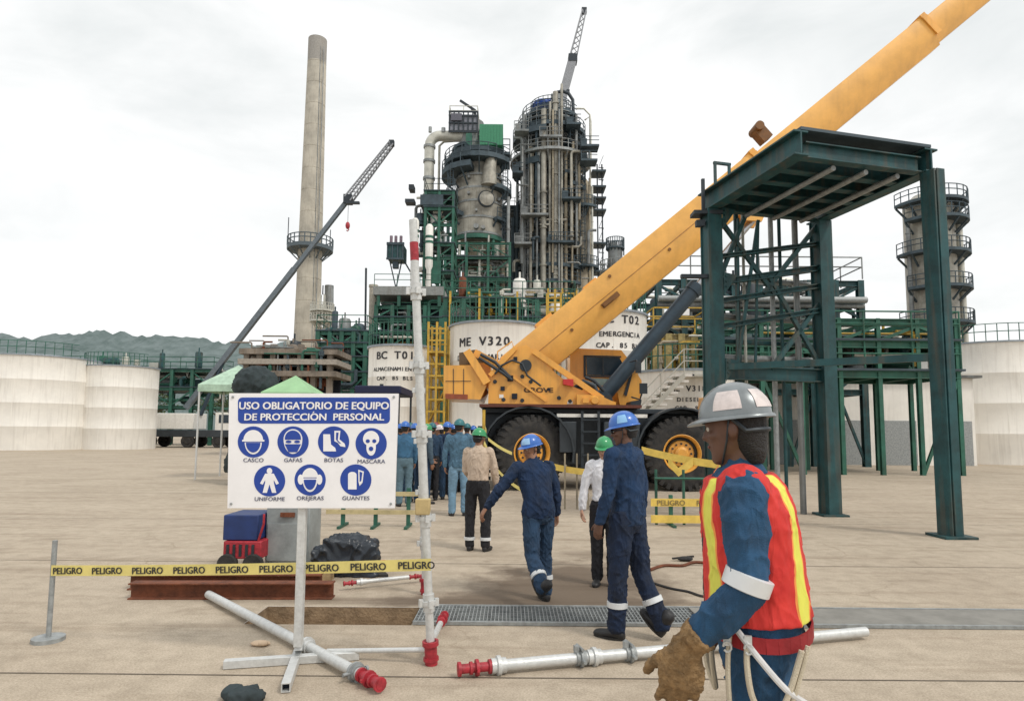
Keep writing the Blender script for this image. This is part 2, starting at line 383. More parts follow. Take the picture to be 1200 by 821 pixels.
# ------------------------------------------------------------------ people
def remesh(mb, voxel, smooth=2, folds=0.0, fscale=9.0, seed=0, squeeze=None):
    me = bpy.data.meshes.new('t'); me.from_pydata(mb.v, [], mb.f); me.update()
    bm = bmesh.new(); bm.from_mesh(me); bmesh.ops.recalc_face_normals(bm, faces=bm.faces); bm.to_mesh(me); bm.free()
    ob = bpy.data.objects.new('t', me); COL.objects.link(ob)
    r = ob.modifiers.new('r', 'REMESH'); r.mode = 'VOXEL'; r.voxel_size = voxel; r.use_smooth_shade = True
    if smooth:
        q = ob.modifiers.new('s', 'SMOOTH'); q.iterations = smooth; q.factor = 0.6
    dg = bpy.context.evaluated_depsgraph_get(); out = bpy.data.meshes.new_from_object(ob.evaluated_get(dg))
    COL.objects.unlink(ob); bpy.data.objects.remove(ob); bpy.data.meshes.remove(me)
    if folds:
        off = V((seed * 3.1, seed * 1.7, seed * 0.9))
        nr = [v.normal.copy() for v in out.vertices]
        dirs = [V((.55, .1, .83)).normalized(), V((-.6, .25, .76)).normalized(), V((.15, -.95, .3)).normalized()]
        for v, nn in zip(out.vertices, nr):
            p = v.co.copy(); q = 0.0
            for k, d in enumerate(dirs):  # noqa             # long creases running along three slanting directions
                u = p - d * (p.dot(d) * .78)
                r_ = 1 - abs(noise.noise(u * (fscale * (1.3, 1.9, 1.6)[k]) + off * (k + 1))) * 3.0
                m_ = .65 + noise.noise(p * 5 + off * (k + 4)) * 1.2
                if r_ > 0 and m_ > 0: q += r_ * r_ * m_ * (.75, .65, .5)[k]
            v.co = p + nn * (folds * (1.15 * q - .35 + .35 * noise.noise(p * 4 + off)))
    out.polygons.foreach_set('use_smooth', [True] * len(out.polygons)); out.update()
    return out
def meshobj(name, me, m, parent):
    me.name = name; me.materials.clear(); me.materials.append(m)
    ob = bpy.data.objects.new(name, me); COL.objects.link(ob)
    if parent: ob.parent = parent
    ORG[ob.name] = V((0, 0, 0)); return ob
def frame(d, ref=V((0, 1, 0))):
    d = d.normalized(); x = d.cross(ref)
    if x.length < 0.05: x = d.cross(V((1, 0, 0)))
    x.normalize(); return x, x.cross(d).normalized()
def limb(mb, pts, rs, flat=1.0, n=14):
    rings = []; m = len(pts)
    for i, (p, r) in enumerate(zip(pts, rs)):
        d = (pts[min(i + 1, m - 1)] - pts[max(i - 1, 0)]); x, y = frame(d)
        if i == 0:
            dd = d.normalized(); rings.append((p - dd * r * .75, x, y, r * .5, r * .5)); rings.append((p - dd * r * .4, x, y, r * .86, r * .86))
        rings.append((p, x, y, r, r * flat))
        if i == m - 1:
            dd = d.normalized(); rings.append((p + dd * r * .4, x, y, r * .86, r * .86)); rings.append((p + dd * r * .75, x, y, r * .5, r * .5))
    mb.loft(rings, n)
def hand_prims(mb, w, d, n, s, curl=0.5, k=1.0, th=1.0, spread=0.0):
    """w wrist, d hand direction, n palm side, s thumb side; k size, th thickness factor"""
    def P(a, b, c): return w + d * (a * k) + s * (b * k) + n * (c * k)
    mb.loft([(P(-.02, 0, 0), s, n, .024 * k * th, .019 * k * th), (P(.01, 0, 0), s, n, .03 * k * th, .019 * k * th), (P(.04, 0.002, .002), s, n, .039 * k * th, .017 * k * th),
             (P(.075, 0, .004), s, n, .042 * k * th, .015 * k * th), (P(.097, 0, .006), s, n, .038 * k * th, .012 * k * th)], 14)
    for i in range(4):
        f = (.93, 1.03, .97, .78)[i]; b = P(.085 - .004 * abs(i - 1), .031 - .0205 * i, .005)
        cu = curl * (1 + .12 * i); a = 0.0; p = b; pts = [p]; dd = (d + s * (spread * (1.5 - i) * .12)).normalized()
        for j, L in enumerate((.043, .027, .022)):
            a += cu * (.7, .9, .6)[j]; v = dd * math.cos(a) + n * math.sin(a); p = p + v * (L * f * k); pts.append(p)
        r = .0092 * k * th; limb(mb, pts, [r * 1.08, r, r * .93, r * .78], n=8)
    b = P(.02, .026, .004); dd = (d * .62 + s * .62 + n * .32).normalized(); p = b; pts = [p]
    for j, L in enumerate((.042, .032, .026)):
        v = (dd * math.cos(j * .32) + (d * .8 + n * .5 - s * .2).normalized() * math.sin(j * .32)).normalized(); p = p + v * (L * k); pts.append(p)
    r = .0115 * k * th; limb(mb, pts, [r * 1.25, r * 1.05, r * .95, r * .75], n=8)

HEADP = [(-.118, .020, .016, .062), (-.108, .038, .036, .050), (-.085, .053, .056, .030), (-.055, .062, .074, .016), (-.02, .069, .086, .008), (.015, .073, .093, .001),
         (.05, .074, .096, -.005), (.08, .066, .085, -.009), (.102, .048, .062, -.010), (.115, .022, .03, -.01)]
M_skin = mat('brown_skin', (0.30, 0.145, 0.085), 0.55, var=0.1, scale=30)
M_skind = mat('dark_brown_skin', (0.13, 0.062, 0.04), 0.5, var=0.1, scale=30)
M_skinl = mat('light_brown_skin', (0.46, 0.25, 0.17), 0.55, var=0.1, scale=30)
M_hair = mat('black_hair', (0.012, 0.01, 0.01), 0.6, bump=0.6, bscale=180)
M_navy = mat('navy_coverall', (0.007, 0.027, 0.078), 0.85, var=0.22, scale=7, bump=0.25, bscale=220)
M_navy2 = mat('dark_navy_trousers', (0.020, 0.055, 0.115), 0.85, var=0.2, scale=7, bump=0.25, bscale=220)
M_denim = mat('blue_denim', (0.022, 0.085, 0.18), 0.9, var=0.2, scale=8, bump=0.35, bscale=260)
M_denl = mat('faded_denim', (0.085, 0.18, 0.27), 0.9, var=0.22, scale=9, bump=0.3, bscale=220)
M_beige = mat('beige_shirt', (0.56, 0.44, 0.34), 0.85, var=0.08, scale=8)
M_wshirt = mat('white_shirt', (0.80, 0.80, 0.84), 0.8, var=0.05)
M_blkcl = mat('black_trousers', (0.014, 0.014, 0.018), 0.85, var=0.1)
M_boot = mat('black_boot', (0.018, 0.018, 0.02), 0.5, var=0.2, bump=0.2)
M_sole = mat('boot_sole', (0.03, 0.028, 0.026), 0.8)
M_refl = mat('reflective_band', (0.72, 0.74, 0.75), 0.35, 0.2, var=0.06)
M_hblue = mat('blue_helmet', (0.03, 0.14, 0.50), 0.3, var=0.06, coat=0.3)
M_hgreen = mat('green_helmet', (0.03, 0.30, 0.11), 0.3, var=0.06, coat=0.3)
M_hgrey = mat('silver_grey_helmet', (0.25, 0.275, 0.285), 0.32, 0.45, var=0.12, scale=12, coat=0.2)
M_hwhite = mat('white_helmet', (0.75, 0.66, 0.66), 0.3, coat=0.3)
M_glove = mat('worn_leather_glove', (0.34, 0.21, 0.095), 0.9, var=0.26, scale=22, bump=0.7, bscale=90)
M_lip = mat('lips', (0.24, 0.085, 0.07), 0.5)
M_eye = mat('eye_white', (0.6, 0.57, 0.52), 0.3)
M_iris = mat('dark_iris', (0.02, 0.012, 0.01), 0.2)

def person(label, loc, face_deg, H, o):
    """o: pose and clothes. body is built facing +y with feet at z=0 and then turned"""
    k = H / 1.72; vox = o.get('vox', .009)
    lean, roll, twist = rad(o.get('lean', 3)), rad(o.get('roll', 0)), rad(o.get('twist', 0)); wd = o.get('wide', 1.0)
    pc = V((0, 0, .92))
    def RT(z):
        t = max(0, min(1, (z - .92) / .28)); return Matrix.Rotation(twist * t, 3, 'Z') @ Matrix.Rotation(roll * t, 3, 'Y') @ Matrix.Rotation(-lean * t, 3, 'X')
    def T(x, y, z): return pc + RT(z) @ V((x, y, z - .92))
    Rt = RT(1.5); X, Y, Z = Rt @ V((1, 0, 0)), Rt @ V((0, 1, 0)), Rt @ V((0, 0, 1))
    sh = {-1: T(-.178 * wd, 0, 1.405), 1: T(.178 * wd, 0, 1.405)}
    neck = T(0, -.015, 1.45)
    Rh = Matrix.Rotation(rad(o.get('hyaw', 0)), 3, 'Z') @ Matrix.Rotation(-rad(o.get('hpitch', 5)), 3, 'X')
    hc = neck + Z * .075 + V((0, math.sin(lean) * .03 + .012, .075))
    legs = {}
    for sd_, key in ((-1, 'legL'), (1, 'legR')):
        th, sn, fp = o.get(key, ((0.0, 0.03, -1), (0, -.05, -1), 0))
        hip = V((sd_ * .092, 0, .90)); kn = hip + V(th).normalized() * .425; an = kn + V(sn).normalized() * .405
        fy = rad(o.get(key + 'yaw', -sd_ * 8)); fr = Matrix.Rotation(fy * -1 if False else -sd_ * rad(8), 3, 'Z') @ Matrix.Rotation(-rad(fp), 3, 'X')
        legs[sd_] = (hip, kn, an, fr)
    low = min(min((an + fr @ V((0, -.06, -.085))).z, (an + fr @ V((0, .18, -.085))).z) for (_, _, an, fr) in legs.values())
    dz = V((0, 0, -low))
    arms = {}
    for sd_, key in ((-1, 'armL'), (1, 'armR')):
        ua, fa = o.get(key, ((sd_ * .15, -.03, -1), (sd_ * .05, .18, -1)))
        s0 = sh[sd_]; el = s0 + V(ua).normalized() * .285; wr = el + V(fa).normalized() * .25
        arms[sd_] = (s0, el, wr, V(fa).normalized())
    TR = [(.80, .125, .10), (.86, .160, .115), (.92, .168, .118), (.99, .158, .112), (1.06, .150, .106), (1.15, .158, .112), (1.25, .174, .122), (1.33, .180, .120), (1.40, .168, .104), (1.445, .120, .082), (1.475, .068, .062)]
    belly = o.get('belly', 0)
    def torso(mb, off, z0=.80, z1=1.5, n=22):
        rr = []
        for (z, rx, ry) in TR:
            if z < z0 - .01 or z > z1 + .01: continue
            R = RT(z); cy = -.012 * math.sin((z - .9) * 5) + belly * .4 * max(0, 1 - abs(z - 1.05) / .2)
            rr.append((T(0, cy, z), R @ V((1, 0, 0)), R @ V((0, 1, 0)), rx * (wd if z < 1.44 else 1) - .018 + off, ry - .014 + off + belly * max(0, 1 - abs(z - 1.05) / .2)))
        mb.loft(rr, n)
    def build(me_or_mb, name, m, par, voxel=None, sm=2, folds=0, seed=0, fs=9.0, split=None):
        me = remesh(me_or_mb, voxel or vox, sm, folds, fs, seed)
        me.transform(Matrix.Translation(dz)); me.transform(Matrix.Scale(k, 4))
        return meshobj(name, me, m, par)
    def raw(mb, name, m, par):
        mb.v = [(p + dz) * k for p in mb.v]; ob = mb.build(name, m, par, local=True); return ob
    skin = o.get('skin', M_skin)
    # ---- body: one continuous figure
    b = MB(); torso(b, 0)
    limb(b, [neck - Z * .03, neck + Z * .04, hc - V((0, .012, .05))], [.058, .054, .052])
    HX, HY, HZ = Rh @ V((1, 0, 0)), Rh @ V((0, 1, 0)), Rh @ V((0, 0, 1))
    def H_(x, y, z): return hc + HX * x + HY * y + HZ * z
    b.loft([(H_(0, cy, z), HX, HY, rx, ry) for (z, rx, ry, cy) in HEADP], 22)
    b.ball(H_(0, .092, -.012), (.011, .015, .022), R=Rh); b.ball(H_(0, .099, -.024), (.017, .017, .012), R=Rh); b.ball(H_(0, .083, .024), (.050, .014, .010), R=Rh)
    b.ball(H_(0, .080, -.056), (.026, .014, .014), R=Rh); b.ball(H_(0, .070, -.098), (.024, .02, .016), R=Rh)
    for s_ in (-1, 1):
        b.ball(H_(s_ * .043, .062, -.02), (.022, .022, .017), R=Rh); b.ball(H_(s_ * .076, -.006, -.004), (.010, .020, .032), R=Rh)
    for s_ in (-1, 1):
        hip, kn, an, fr = legs[s_]
        limb(b, [hip + V((0, 0, .03)), hip.lerp(kn, .45), kn, kn.lerp(an, .35), an], [.074, .066, .05, .046, .034])
        b.loft([(an + fr @ V((0, -.05, -.05)), fr @ V((1, 0, 0)), fr @ V((0, 0, 1)), .03, .032), (an + fr @ V((0, .03, -.045)), fr @ V((1, 0, 0)), fr @ V((0, 0, 1)), .038, .038), (an + fr @ V((0, .15, -.065)), fr @ V((1, 0, 0)), fr @ V((0, 0, 1)), .035, .018)], 10)
        s0, el, wr, fa = arms[s_]
        limb(b, [s0.lerp(el, .14) - X * s_ * .02, s0.lerp(el, .5), el, el.lerp(wr, .4), wr], [.046, .044, .038, .037, .026])
        if not (o.get('glove') == s_):
            fwd = V((0, 1, 0)); sdir_ = (fwd - fa * fwd.dot(fa)); 
            if sdir_.length < .3: sdir_ = V((0, 0, 1)) - fa * fa.z
            sdir_.normalize(); nn = sdir_.cross(fa) * (1 if s_ == 1 else -1)
            if nn.x * s_ > 0.2 and abs(nn.x) > .2: nn = -nn
            hand_prims(b, wr, fa, nn, sdir_, o.get('curl', .55))
    me = remesh(b, min(vox, .0075) if not o.get('far') else .010, 1)
    me.transform(Matrix.Translation(dz)); me.transform(Matrix.Scale(k, 4))
    root = meshobj('person', me, skin, None)
    root.location = loc; root.rotation_euler = (0, 0, rad(face_deg)); ORG[root.name] = V(loc)
    tag(root, label, 'person', o.get('group'))
    # face
    if not o.get('far'):
        for s_ in (-1, 1):
            e = raw(MB().ball(H_(s_ * .031, .0765, .006), .0115), 'eye', M_eye, root)
            raw(MB().ball(H_(s_ * .031, .0835, .006), (.0058, .0052, .0058), 10, 6), 'iris', M_iris, e)
            raw(MB().ball(H_(s_ * .033, .093, .027), (.021, .006, .0045), 10, 6, R=Rh), 'eyebrow', M_hair, root)
        raw(MB().ball(H_(0, .0885, -.056), (.024, .0075, .0075), 12, 6, R=Rh), 'lips', M_lip, root)
    # hair (sides and back under the helmet)
    hb = MB(); pr = [(z, rx + .007, ry + .007, cy - .01) for (z, rx, ry, cy) in HEADP if z > .02]
    hb.loft([(H_(0, cy - .004, z), HX, HY, rx, ry - .006) for (z, rx, ry, cy) in [(.02, .078, .090, -.012)] + pr], 18)
    hb.loft([(H_(0, -.045, -.07), HX, HY, .05, .045), (H_(0, -.043, -.03), HX, HY, .069, .06), (H_(0, -.038, .03), HX, HY, .078, .068)], 16)
    if o.get('longhair'):
        hb.loft([(H_(0, -.052, -.125), HX, HY, .04, .028), (H_(0, -.050, -.09), HX, HY, .058, .045), (H_(0, -.04, -.02), HX, HY, .076, .064), (H_(0, -.03, .04), HX, HY, .080, .076)], 16)
    build(hb, 'hair', o.get('hairm', M_hair), root, voxel=.008, sm=1, folds=.003, fs=30)
    # helmet
    hm = o.get('helmet')
    if hm:
        hp = MB(); zc = .036; n = 32; rings = []
        A, B_, C_ = .100, .122, .117
        vs_, fs = [], []; K = 9
        for j in range(K + 1):
            t = (math.pi / 2) * j / K
            for i in range(n):
                a = 2 * math.pi * i / n; x, y = A * math.cos(a) * math.cos(t), B_ * math.sin(a) * math.cos(t) - .006
                z = zc + C_ * math.sin(t) ** .92
                z += .007 * math.exp(-(x / .016) ** 2) * math.sin(min(1, t * 1.3)) + .003 * math.exp(-((abs(x) - .045) / .009) ** 2) * math.sin(t)
                vs_.append(H_(x, y, z))
        for j in range(K):
            for i in range(n): fs.append((j * n + i, j * n + (i + 1) % n, (j + 1) * n + (i + 1) % n, (j + 1) * n + i))
        hp.add(vs_, fs, True)
        # brim with peak, 4 mm thick
        br = []
        for i in range(n):
            a = 2 * math.pi * i / n; ex = .010 + .032 * max(0, math.sin(a)) ** 2.2
            x0, y0 = A * math.cos(a), B_ * math.sin(a) - .006; br.append((x0, y0, math.cos(a) * ex, math.sin(a) * ex))
        rv = []
        for lay, (f, dz_) in enumerate(((0, .006), (.6, .003), (1, -.003), (1, -.008), (.5, -.004), (-.04, -.001))):
            for (x0, y0, ex, ey) in br: rv.append(H_(x0 + ex * f, y0 + ey * f, zc + dz_ - (.010 * max(0, ey * f) / .05)))
        fs = []
        for j in range(5):
            for i in range(n): fs.append((j * n + i, j * n + (i + 1) % n, (j + 1) * n + (i + 1) % n, (j + 1) * n + i))
        hp.add(rv, fs, True)
        he = raw(hp, 'helmet', hm, root)
        if o.get('sticker'):
            for (ca, sp) in o['sticker']:
                st = MB(); vs_ = []
                for j in range(5):
                    t = .18 + .62 * j / 4
                    for i in range(7):
                        a = rad(ca) + rad(sp) * (i / 6 - .5); c = math.cos(t)
                        vs_.append(H_((A + .002) * math.cos(a) * c, (B_ + .002) * math.sin(a) * c - .006, zc + .0008 + (C_ + .002) * math.sin(t) ** .92))
                st.add(vs_, [(j * 7 + i, j * 7 + i + 1, (j + 1) * 7 + i + 1, (j + 1) * 7 + i) for j in range(4) for i in range(6)], True)
                raw(st, 'sticker', o.get('stickm', M_refl), he)
        if not o.get('far'):
            sb = MB().path([H_(-.082, .0, .03), H_(-.079, .015, -.04), H_(-.05, .04, -.10), H_(0, .06, -.128), H_(.05, .04, -.10), H_(.079, .015, -.04), H_(.082, 0, .03)], .0035, 6)
            raw(sb, 'chin_strap', M_dark, he)
            raw(MB().path([H_(math.cos(a) * .083, math.sin(a) * .098 - .012, -.012 if math.sin(a) < 0 else .03) for a in [math.pi * (1 + q / 8) for q in range(9)]], .008, 6), 'headband', M_dark, he)
    if o.get('glasses'):
        gl = MB()
        for s_ in (-1, 1):
            gl.ball(H_(s_ * .034, .098, .006), (.031, .008, .019), R=Rh); gl.path([H_(s_ * .062, .09, .010), H_(s_ * .08, .03, .008), H_(s_ * .08, -.01, .004)], .0035, 6)
        gl.path([H_(-.01, .106, .010), H_(.01, .106, .010)], .003, 6); raw(gl, 'safety_glasses', M_glass, root)
    # ---- clothes
    def sleeves(mb, off, frac=1.0, sides=(-1, 1)):
        bk = o.get('bulk', 0)
        for s_ in sides:
            s0, el, wr, fa = arms[s_]; en = el.lerp(wr, frac) if frac <= 1 else wr
            limb(mb, [s0 - X * s_ * .02, s0.lerp(el, .5), el, el.lerp(wr, .45 * frac), en - fa * .01], [.074 + off, .062 + off + bk * .6, .054 + off + bk, .051 + off + bk, .042 + off + bk * .3]); mb.ball(s0 - X * s_ * .015 - Z * .01, .076 + off)
    def trou(mb, off, flare=0):
        for s_ in (-1, 1):
            hip, kn, an, fr = legs[s_]
            limb(mb, [hip + V((-s_ * .006, 0, .03)), hip.lerp(kn, .45), kn, kn.lerp(an, .4), an + V((0, 0, -.0))], [.094 + off, .091 + off, .075 + off, .072 + off + flare, .068 + off + flare])
    fo = o.get('folds', .009); sd0 = o.get('seed', 1)
    if o['top'] is o['bottom']:
        c = MB(); torso(c, .020); sleeves(c, 0, o.get('sleeve', 1.0)); trou(c, 0)
        limb(c, [neck - Z * .02, neck + Z * .022], [.070, .066])
        build(c, 'coverall', o['top'], root, folds=fo, seed=sd0)
        if o.get('belt'): pass
    else:
        c = MB(); torso(c, .020, z0=.86 if not o.get('tucked') else .95); sleeves(c, 0, o.get('sleeve', 1.0))
        limb(c, [neck - Z * .02, neck + Z * .022], [.068, .063])
        build(c, 'shirt', o['top'], root, folds=fo, seed=sd0)
        c = MB(); torso(c, .020 if o.get('tucked') else .012, z1=1.00); trou(c, 0)
        build(c, 'trousers', o['bottom'], root, folds=fo, seed=sd0 + 2)
    for s_ in (-1, 1):                                   # boots
        hip, kn, an, fr = legs[s_]; bx, by, bz = fr @ V((1, 0, 0)), fr @ V((0, 1, 0)), fr @ V((0, 0, 1))
        q = MB(); limb(q, [an + bz * .09, an + bz * .02, an - bz * .02], [.055, .053, .05])
        rr = [(-.062, .022, .022, -.058), (-.052, .035, .04, -.045), (-.01, .041, .05, -.04), (.05, .043, .043, -.045), (.10, .048, .033, -.052), (.15, .047, .030, -.054), (.182, .036, .024, -.058), (.198, .018, .014, -.064)]
        q.loft([(an + by * y + bz * z, bx, bz, rx, rz) for (y, rx, rz, z) in rr], 16)
        bo = build(q, 'boot', o.get('boot', M_boot), root, voxel=.008)
        q = MB(); q.loft([(an + by * y - bz * .080, bx, by, rx, .001) for (y, rx) in ((-.066, .02),)] * 0 + [
            (an - bz * .068 + by * .068, bx, by, .047, .132), (an - bz * .085 + by * .068, bx, by, .046, .130)], 20)
        raw(q, 'sole', M_sole, bo)
    if o.get('bands', True):
        for s_ in (-1, 1):
            hip, kn, an, fr = legs[s_]; d = (an - kn).normalized(); p = kn.lerp(an, o.get('bandpos', .62)); x, y = frame(d)
            raw(MB().loft([(p - d * .022, x, y, .078, .078), (p - d * .02, x, y, .0815, .0815), (p + d * .02, x, y, .0815, .0815), (p + d * .022, x, y, .078, .078)], 20), 'reflective_band', M_refl, root)
    if o.get('armband'):
        for s_ in (-1, 1):
            s0, el, wr, fa = arms[s_]; d = ((el - s0).normalized() + fa * .8).normalized(); p = s0.lerp(el, .93); x, y = frame(d)
            raw(MB().loft([(p - d * .026, x, y, .064, .064), (p - d * .023, x, y, .072, .072), (p + d * .023, x, y, .071, .071), (p + d * .026, x, y, .063, .063)], 22), 'sleeve_band', M_refl, root)
    root_ctx = dict(root=root, T=T, RT=RT, arms=arms, sh=sh, legs=legs, raw=raw, build=build, torso=torso, H_=H_, Rh=Rh, X=X, Y=Y, Z=Z, neck=neck, limb=limb, dz=dz, k=k)
    return root_ctx

def add_wrinkle(m):
    n, l = m.node_tree.nodes, m.node_tree.links; b = n['Principled BSDF']; tcn = n.new('ShaderNodeTexCoord')
    old = b.inputs['Normal'].links[0].from_socket if b.inputs['Normal'].links else None
    for sc_k, rot, st, dist in (((7, 7, 2.6), (.5, .3, 0), .75, .035), ((9, 9, 3), (-.7, .5, .4), .6, .03), ((22, 22, 9), (.2, -.9, .3), .4, .012)):
        mpn = n.new('ShaderNodeMapping'); mpn.inputs['Scale'].default_value = sc_k; mpn.inputs['Rotation'].default_value = rot
        q = n.new('ShaderNodeTexNoise'); q.inputs['Scale'].default_value = 1; q.inputs['Detail'].default_value = 2; q.inputs['Distortion'].default_value = .6
        l.new(tcn.outputs['Object'], mpn.inputs[0]); l.new(mpn.outputs[0], q.inputs['Vector'])
        a_ = n.new('ShaderNodeMath'); a_.operation = 'SUBTRACT'; a_.inputs[1].default_value = .5; l.new(q.outputs[0], a_.inputs[0]); c_ = n.new('ShaderNodeMath'); c_.operation = 'ABSOLUTE'; l.new(a_.outputs[0], c_.inputs[0])
        bp = n.new('ShaderNodeBump'); bp.invert = True; bp.inputs['Strength'].default_value = st; bp.inputs['Distance'].default_value = dist * 2.2
        l.new(c_.outputs[0], bp.inputs['Height'])
        if old: l.new(old, bp.inputs['Normal'])
        old = bp.outputs[0]
    l.new(old, b.inputs['Normal'])
def gp(px, py): g = G(px, py); return V((g.x, g.y, 0))
# ---- foreground worker in a red and lime vest
for m_ in (M_navy, M_navy2, M_denim, M_denl, M_beige, M_wshirt, M_blkcl): add_wrinkle(m_)
def front_worker():
    Y0 = 2.16; th = 74
    g = W(884, 505, Y0); loc = V((g.x, Y0, 0))
    c = person('worker in silver-grey helmet and red and lime safety vest, nearest the camera, seen from behind', loc, th, 1.725, dict(
        vox=.0075, skin=M_skind, helmet=M_hgrey, sticker=((178, 46), (250, 50)), stickm=mat('pale_sticker', (.72, .64, .62), .4, var=.12, scale=30), top=M_denim, bottom=M_denim, lean=6, hyaw=-14, hpitch=6, longhair=True, twist=0, wide=1.14, belly=.03, bulk=.010, folds=.012, seed=4, sleeve=.86,
        armL=((-.12, .0, -1), (.03, .60, -.62)), armR=((.16, -.08, -1), (.0, .12, -1)), glove=-1, legL=((0, .10, -1), (0, -.05, -1), 0), legR=((0, -.05, -1), (0, -.1, -1), 0), armband=True, hairm=M_hair))
    root, T, arms = c['root'], c['T'], c['arms']
    # glove: palm, five fingers and a flared cuff
    s0, el, wr, fa = arms[-1]
    d = (fa * .35 + V((.0, -.05, -1)) * .9).normalized(); s = (V((0, 1, 0)) - d * d.y).normalized(); n = V((1, 0, 0)); n = (n - d * n.dot(d) - s * n.dot(s)).normalized()
    q = MB(); hand_prims(q, wr + fa * .012, d, n, s, curl=.42, k=1.33, th=1.3, spread=1.0)
    x, y = frame(fa)
    q.loft([(wr - fa * .05, x, y, .060, .055), (wr - fa * .01, x, y, .052, .046), (wr + d * .025, s, n, .046, .034), (wr + d * .05, s, n, .046, .026)], 16)
    c['build'](q, 'glove', M_glove, root, voxel=.006, sm=1, folds=.006, fs=34, seed=2)
    fwd = V((0, 1, 0)); fa2 = arms[1][3]
    # vest
    vm = bpy.data.materials.new('red_lime_vest'); vm.use_nodes = True; n_, l_ = vm.node_tree.nodes, vm.node_tree.links; bs = n_['Principled BSDF']; bs.inputs['Roughness'].default_value = .7
    tcn = n_.new('ShaderNodeTexCoord'); sp = n_.new('ShaderNodeSeparateXYZ'); l_.new(tcn.outputs['Object'], sp.inputs[0])
    def mth(op, a, b=None):
        m_ = n_.new('ShaderNodeMath'); m_.operation = op
        for i, v in enumerate((a, b)):
            if v is None: continue
            if isinstance(v, (int, float)): m_.inputs[i].default_value = v
            else: l_.new(v, m_.inputs[i])
        return m_.outputs[0]
    ax = mth('ABSOLUTE', sp.outputs[0])
    def band(a0, b0): return mth('MULTIPLY', mth('GREATER_THAN', ax, a0), mth('LESS_THAN', ax, b0))
    nz_ = n_.new('ShaderNodeTexNoise'); nz_.inputs['Scale'].default_value = 14; nz_.inputs['Detail'].default_value = 5; l_.new(tcn.outputs['Object'], nz_.inputs['Vector'])
    def mixc(f, a, b_):
        m_ = n_.new('ShaderNodeMix'); m_.data_type = 'RGBA'
        if isinstance(f, float): m_.inputs[0].default_value = f
        else: l_.new(f, m_.inputs[0])
        for i, v in ((6, a), (7, b_)):
            if isinstance(v, tuple): m_.inputs[i].default_value = (*v, 1)
            else: l_.new(v, m_.inputs[i])
        return m_.outputs[2]
    col = mixc(nz_.outputs[0], (.48, .010, .012), (.72, .045, .03))
    col = mixc(band(.082, .152), col, (.85, .30, .07)); col = mixc(band(.090, .144), col, (.72, .70, .10)); col = mixc(mth('MULTIPLY', mth('LESS_THAN', ax, .012), mth('GREATER_THAN', sp.outputs[1], .0)), col, (.02, .02, .02))
    l_.new(col, bs.inputs['Base Color'])
    v = MB(); c['torso'](v, .046, z0=.99, z1=1.445, n=26)
    for s_ in (-1, 1): v.ball(c['sh'][s_] - c['X'] * s_ * .040 + c['Z'] * .005, (.082, .086, .084))
    ve = c['build'](v, 'safety_vest', vm, root, voxel=.0075, sm=3, folds=.006, seed=3)
    add_wrinkle(vm)
    # harness webbing
    M_web = mat('red_webbing', (.34, .015, .02), .7, var=.15, bump=.2); M_rope = mat('beige_lanyard', (.62, .55, .42), .8, bump=.4, bscale=200, var=.1)
    M_strap = mat('white_strap', (.72, .72, .72), .7)
    def ring(z, off, h, m, nm, tilt=0):
        w = MB(); rr = []
        pts = []
        for i in range(28):
            a = 2 * math.pi * i / 28; pts.append(T((.168 + off) * 1.0 * math.cos(a), (.125 + off) * math.sin(a), z + tilt * math.cos(a)))
        for i in range(28):
            a, b_ = pts[i], pts[(i + 1) % 28]; w.beam(a, b_, .006, h)
        return c['raw'](w, nm, m, root)
    ring(.965, .035, .045, M_web, 'harness_belt', .02)
    def path(pts, r, m, nm):
        P_ = [T(*p) for p in pts]; q = MB(); ps = []
        for i in range(len(P_) - 1):
            p0, p1, p2, p3 = P_[max(i - 1, 0)], P_[i], P_[i + 1], P_[min(i + 2, len(P_) - 1)]
            for k in range(6): t = k / 6; ps.append(.5 * ((2 * p1) + (p2 - p0) * t + (2 * p0 - 5 * p1 + 4 * p2 - p3) * t * t + (3 * p1 - p0 - 3 * p2 + p3) * t ** 3))
        ps.append(P_[-1]); q.path(ps, r, 8); return c['raw'](q, nm, m, root)
    path([(-.19, .05, .97), (-.205, .055, .88), (-.205, .04, .79), (-.20, .0, .745), (-.20, -.05, .79), (-.195, -.10, .94)], .009, M_rope, 'lanyard')
    path([(-.17, .10, .97), (-.19, .11, .86), (-.195, .10, .72), (-.19, .05, .60), (-.185, -.02, .66), (-.19, -.08, .82), (-.18, -.12, .95)], .008, M_rope, 'lanyard')
    path([(-.185, .09, 1.0), (-.205, .03, .92), (-.205, -.05, .83), (-.15, -.12, .77)], .010, M_strap, 'leg_strap')
    path([(.10, .16, .95), (.12, .17, .8), (.10, .14, .7), (.05, .15, .8), (.02, .16, .95)], .010, M_rope, 'lanyard')
    q = MB(); 
    for p in ((-.20, .05, .955), (-.180, .11, .95)): q.box(T(*p), (.012, .022, .035)); q.path([T(p[0] - .008, p[1] + .012 * math.cos(a), p[2] - .02 + .016 * math.sin(a)) for a in [k * .7 for k in range(9)]], .0035, 6)
    c['raw'](q, 'snap_hooks', M_galv, root)
front_worker()

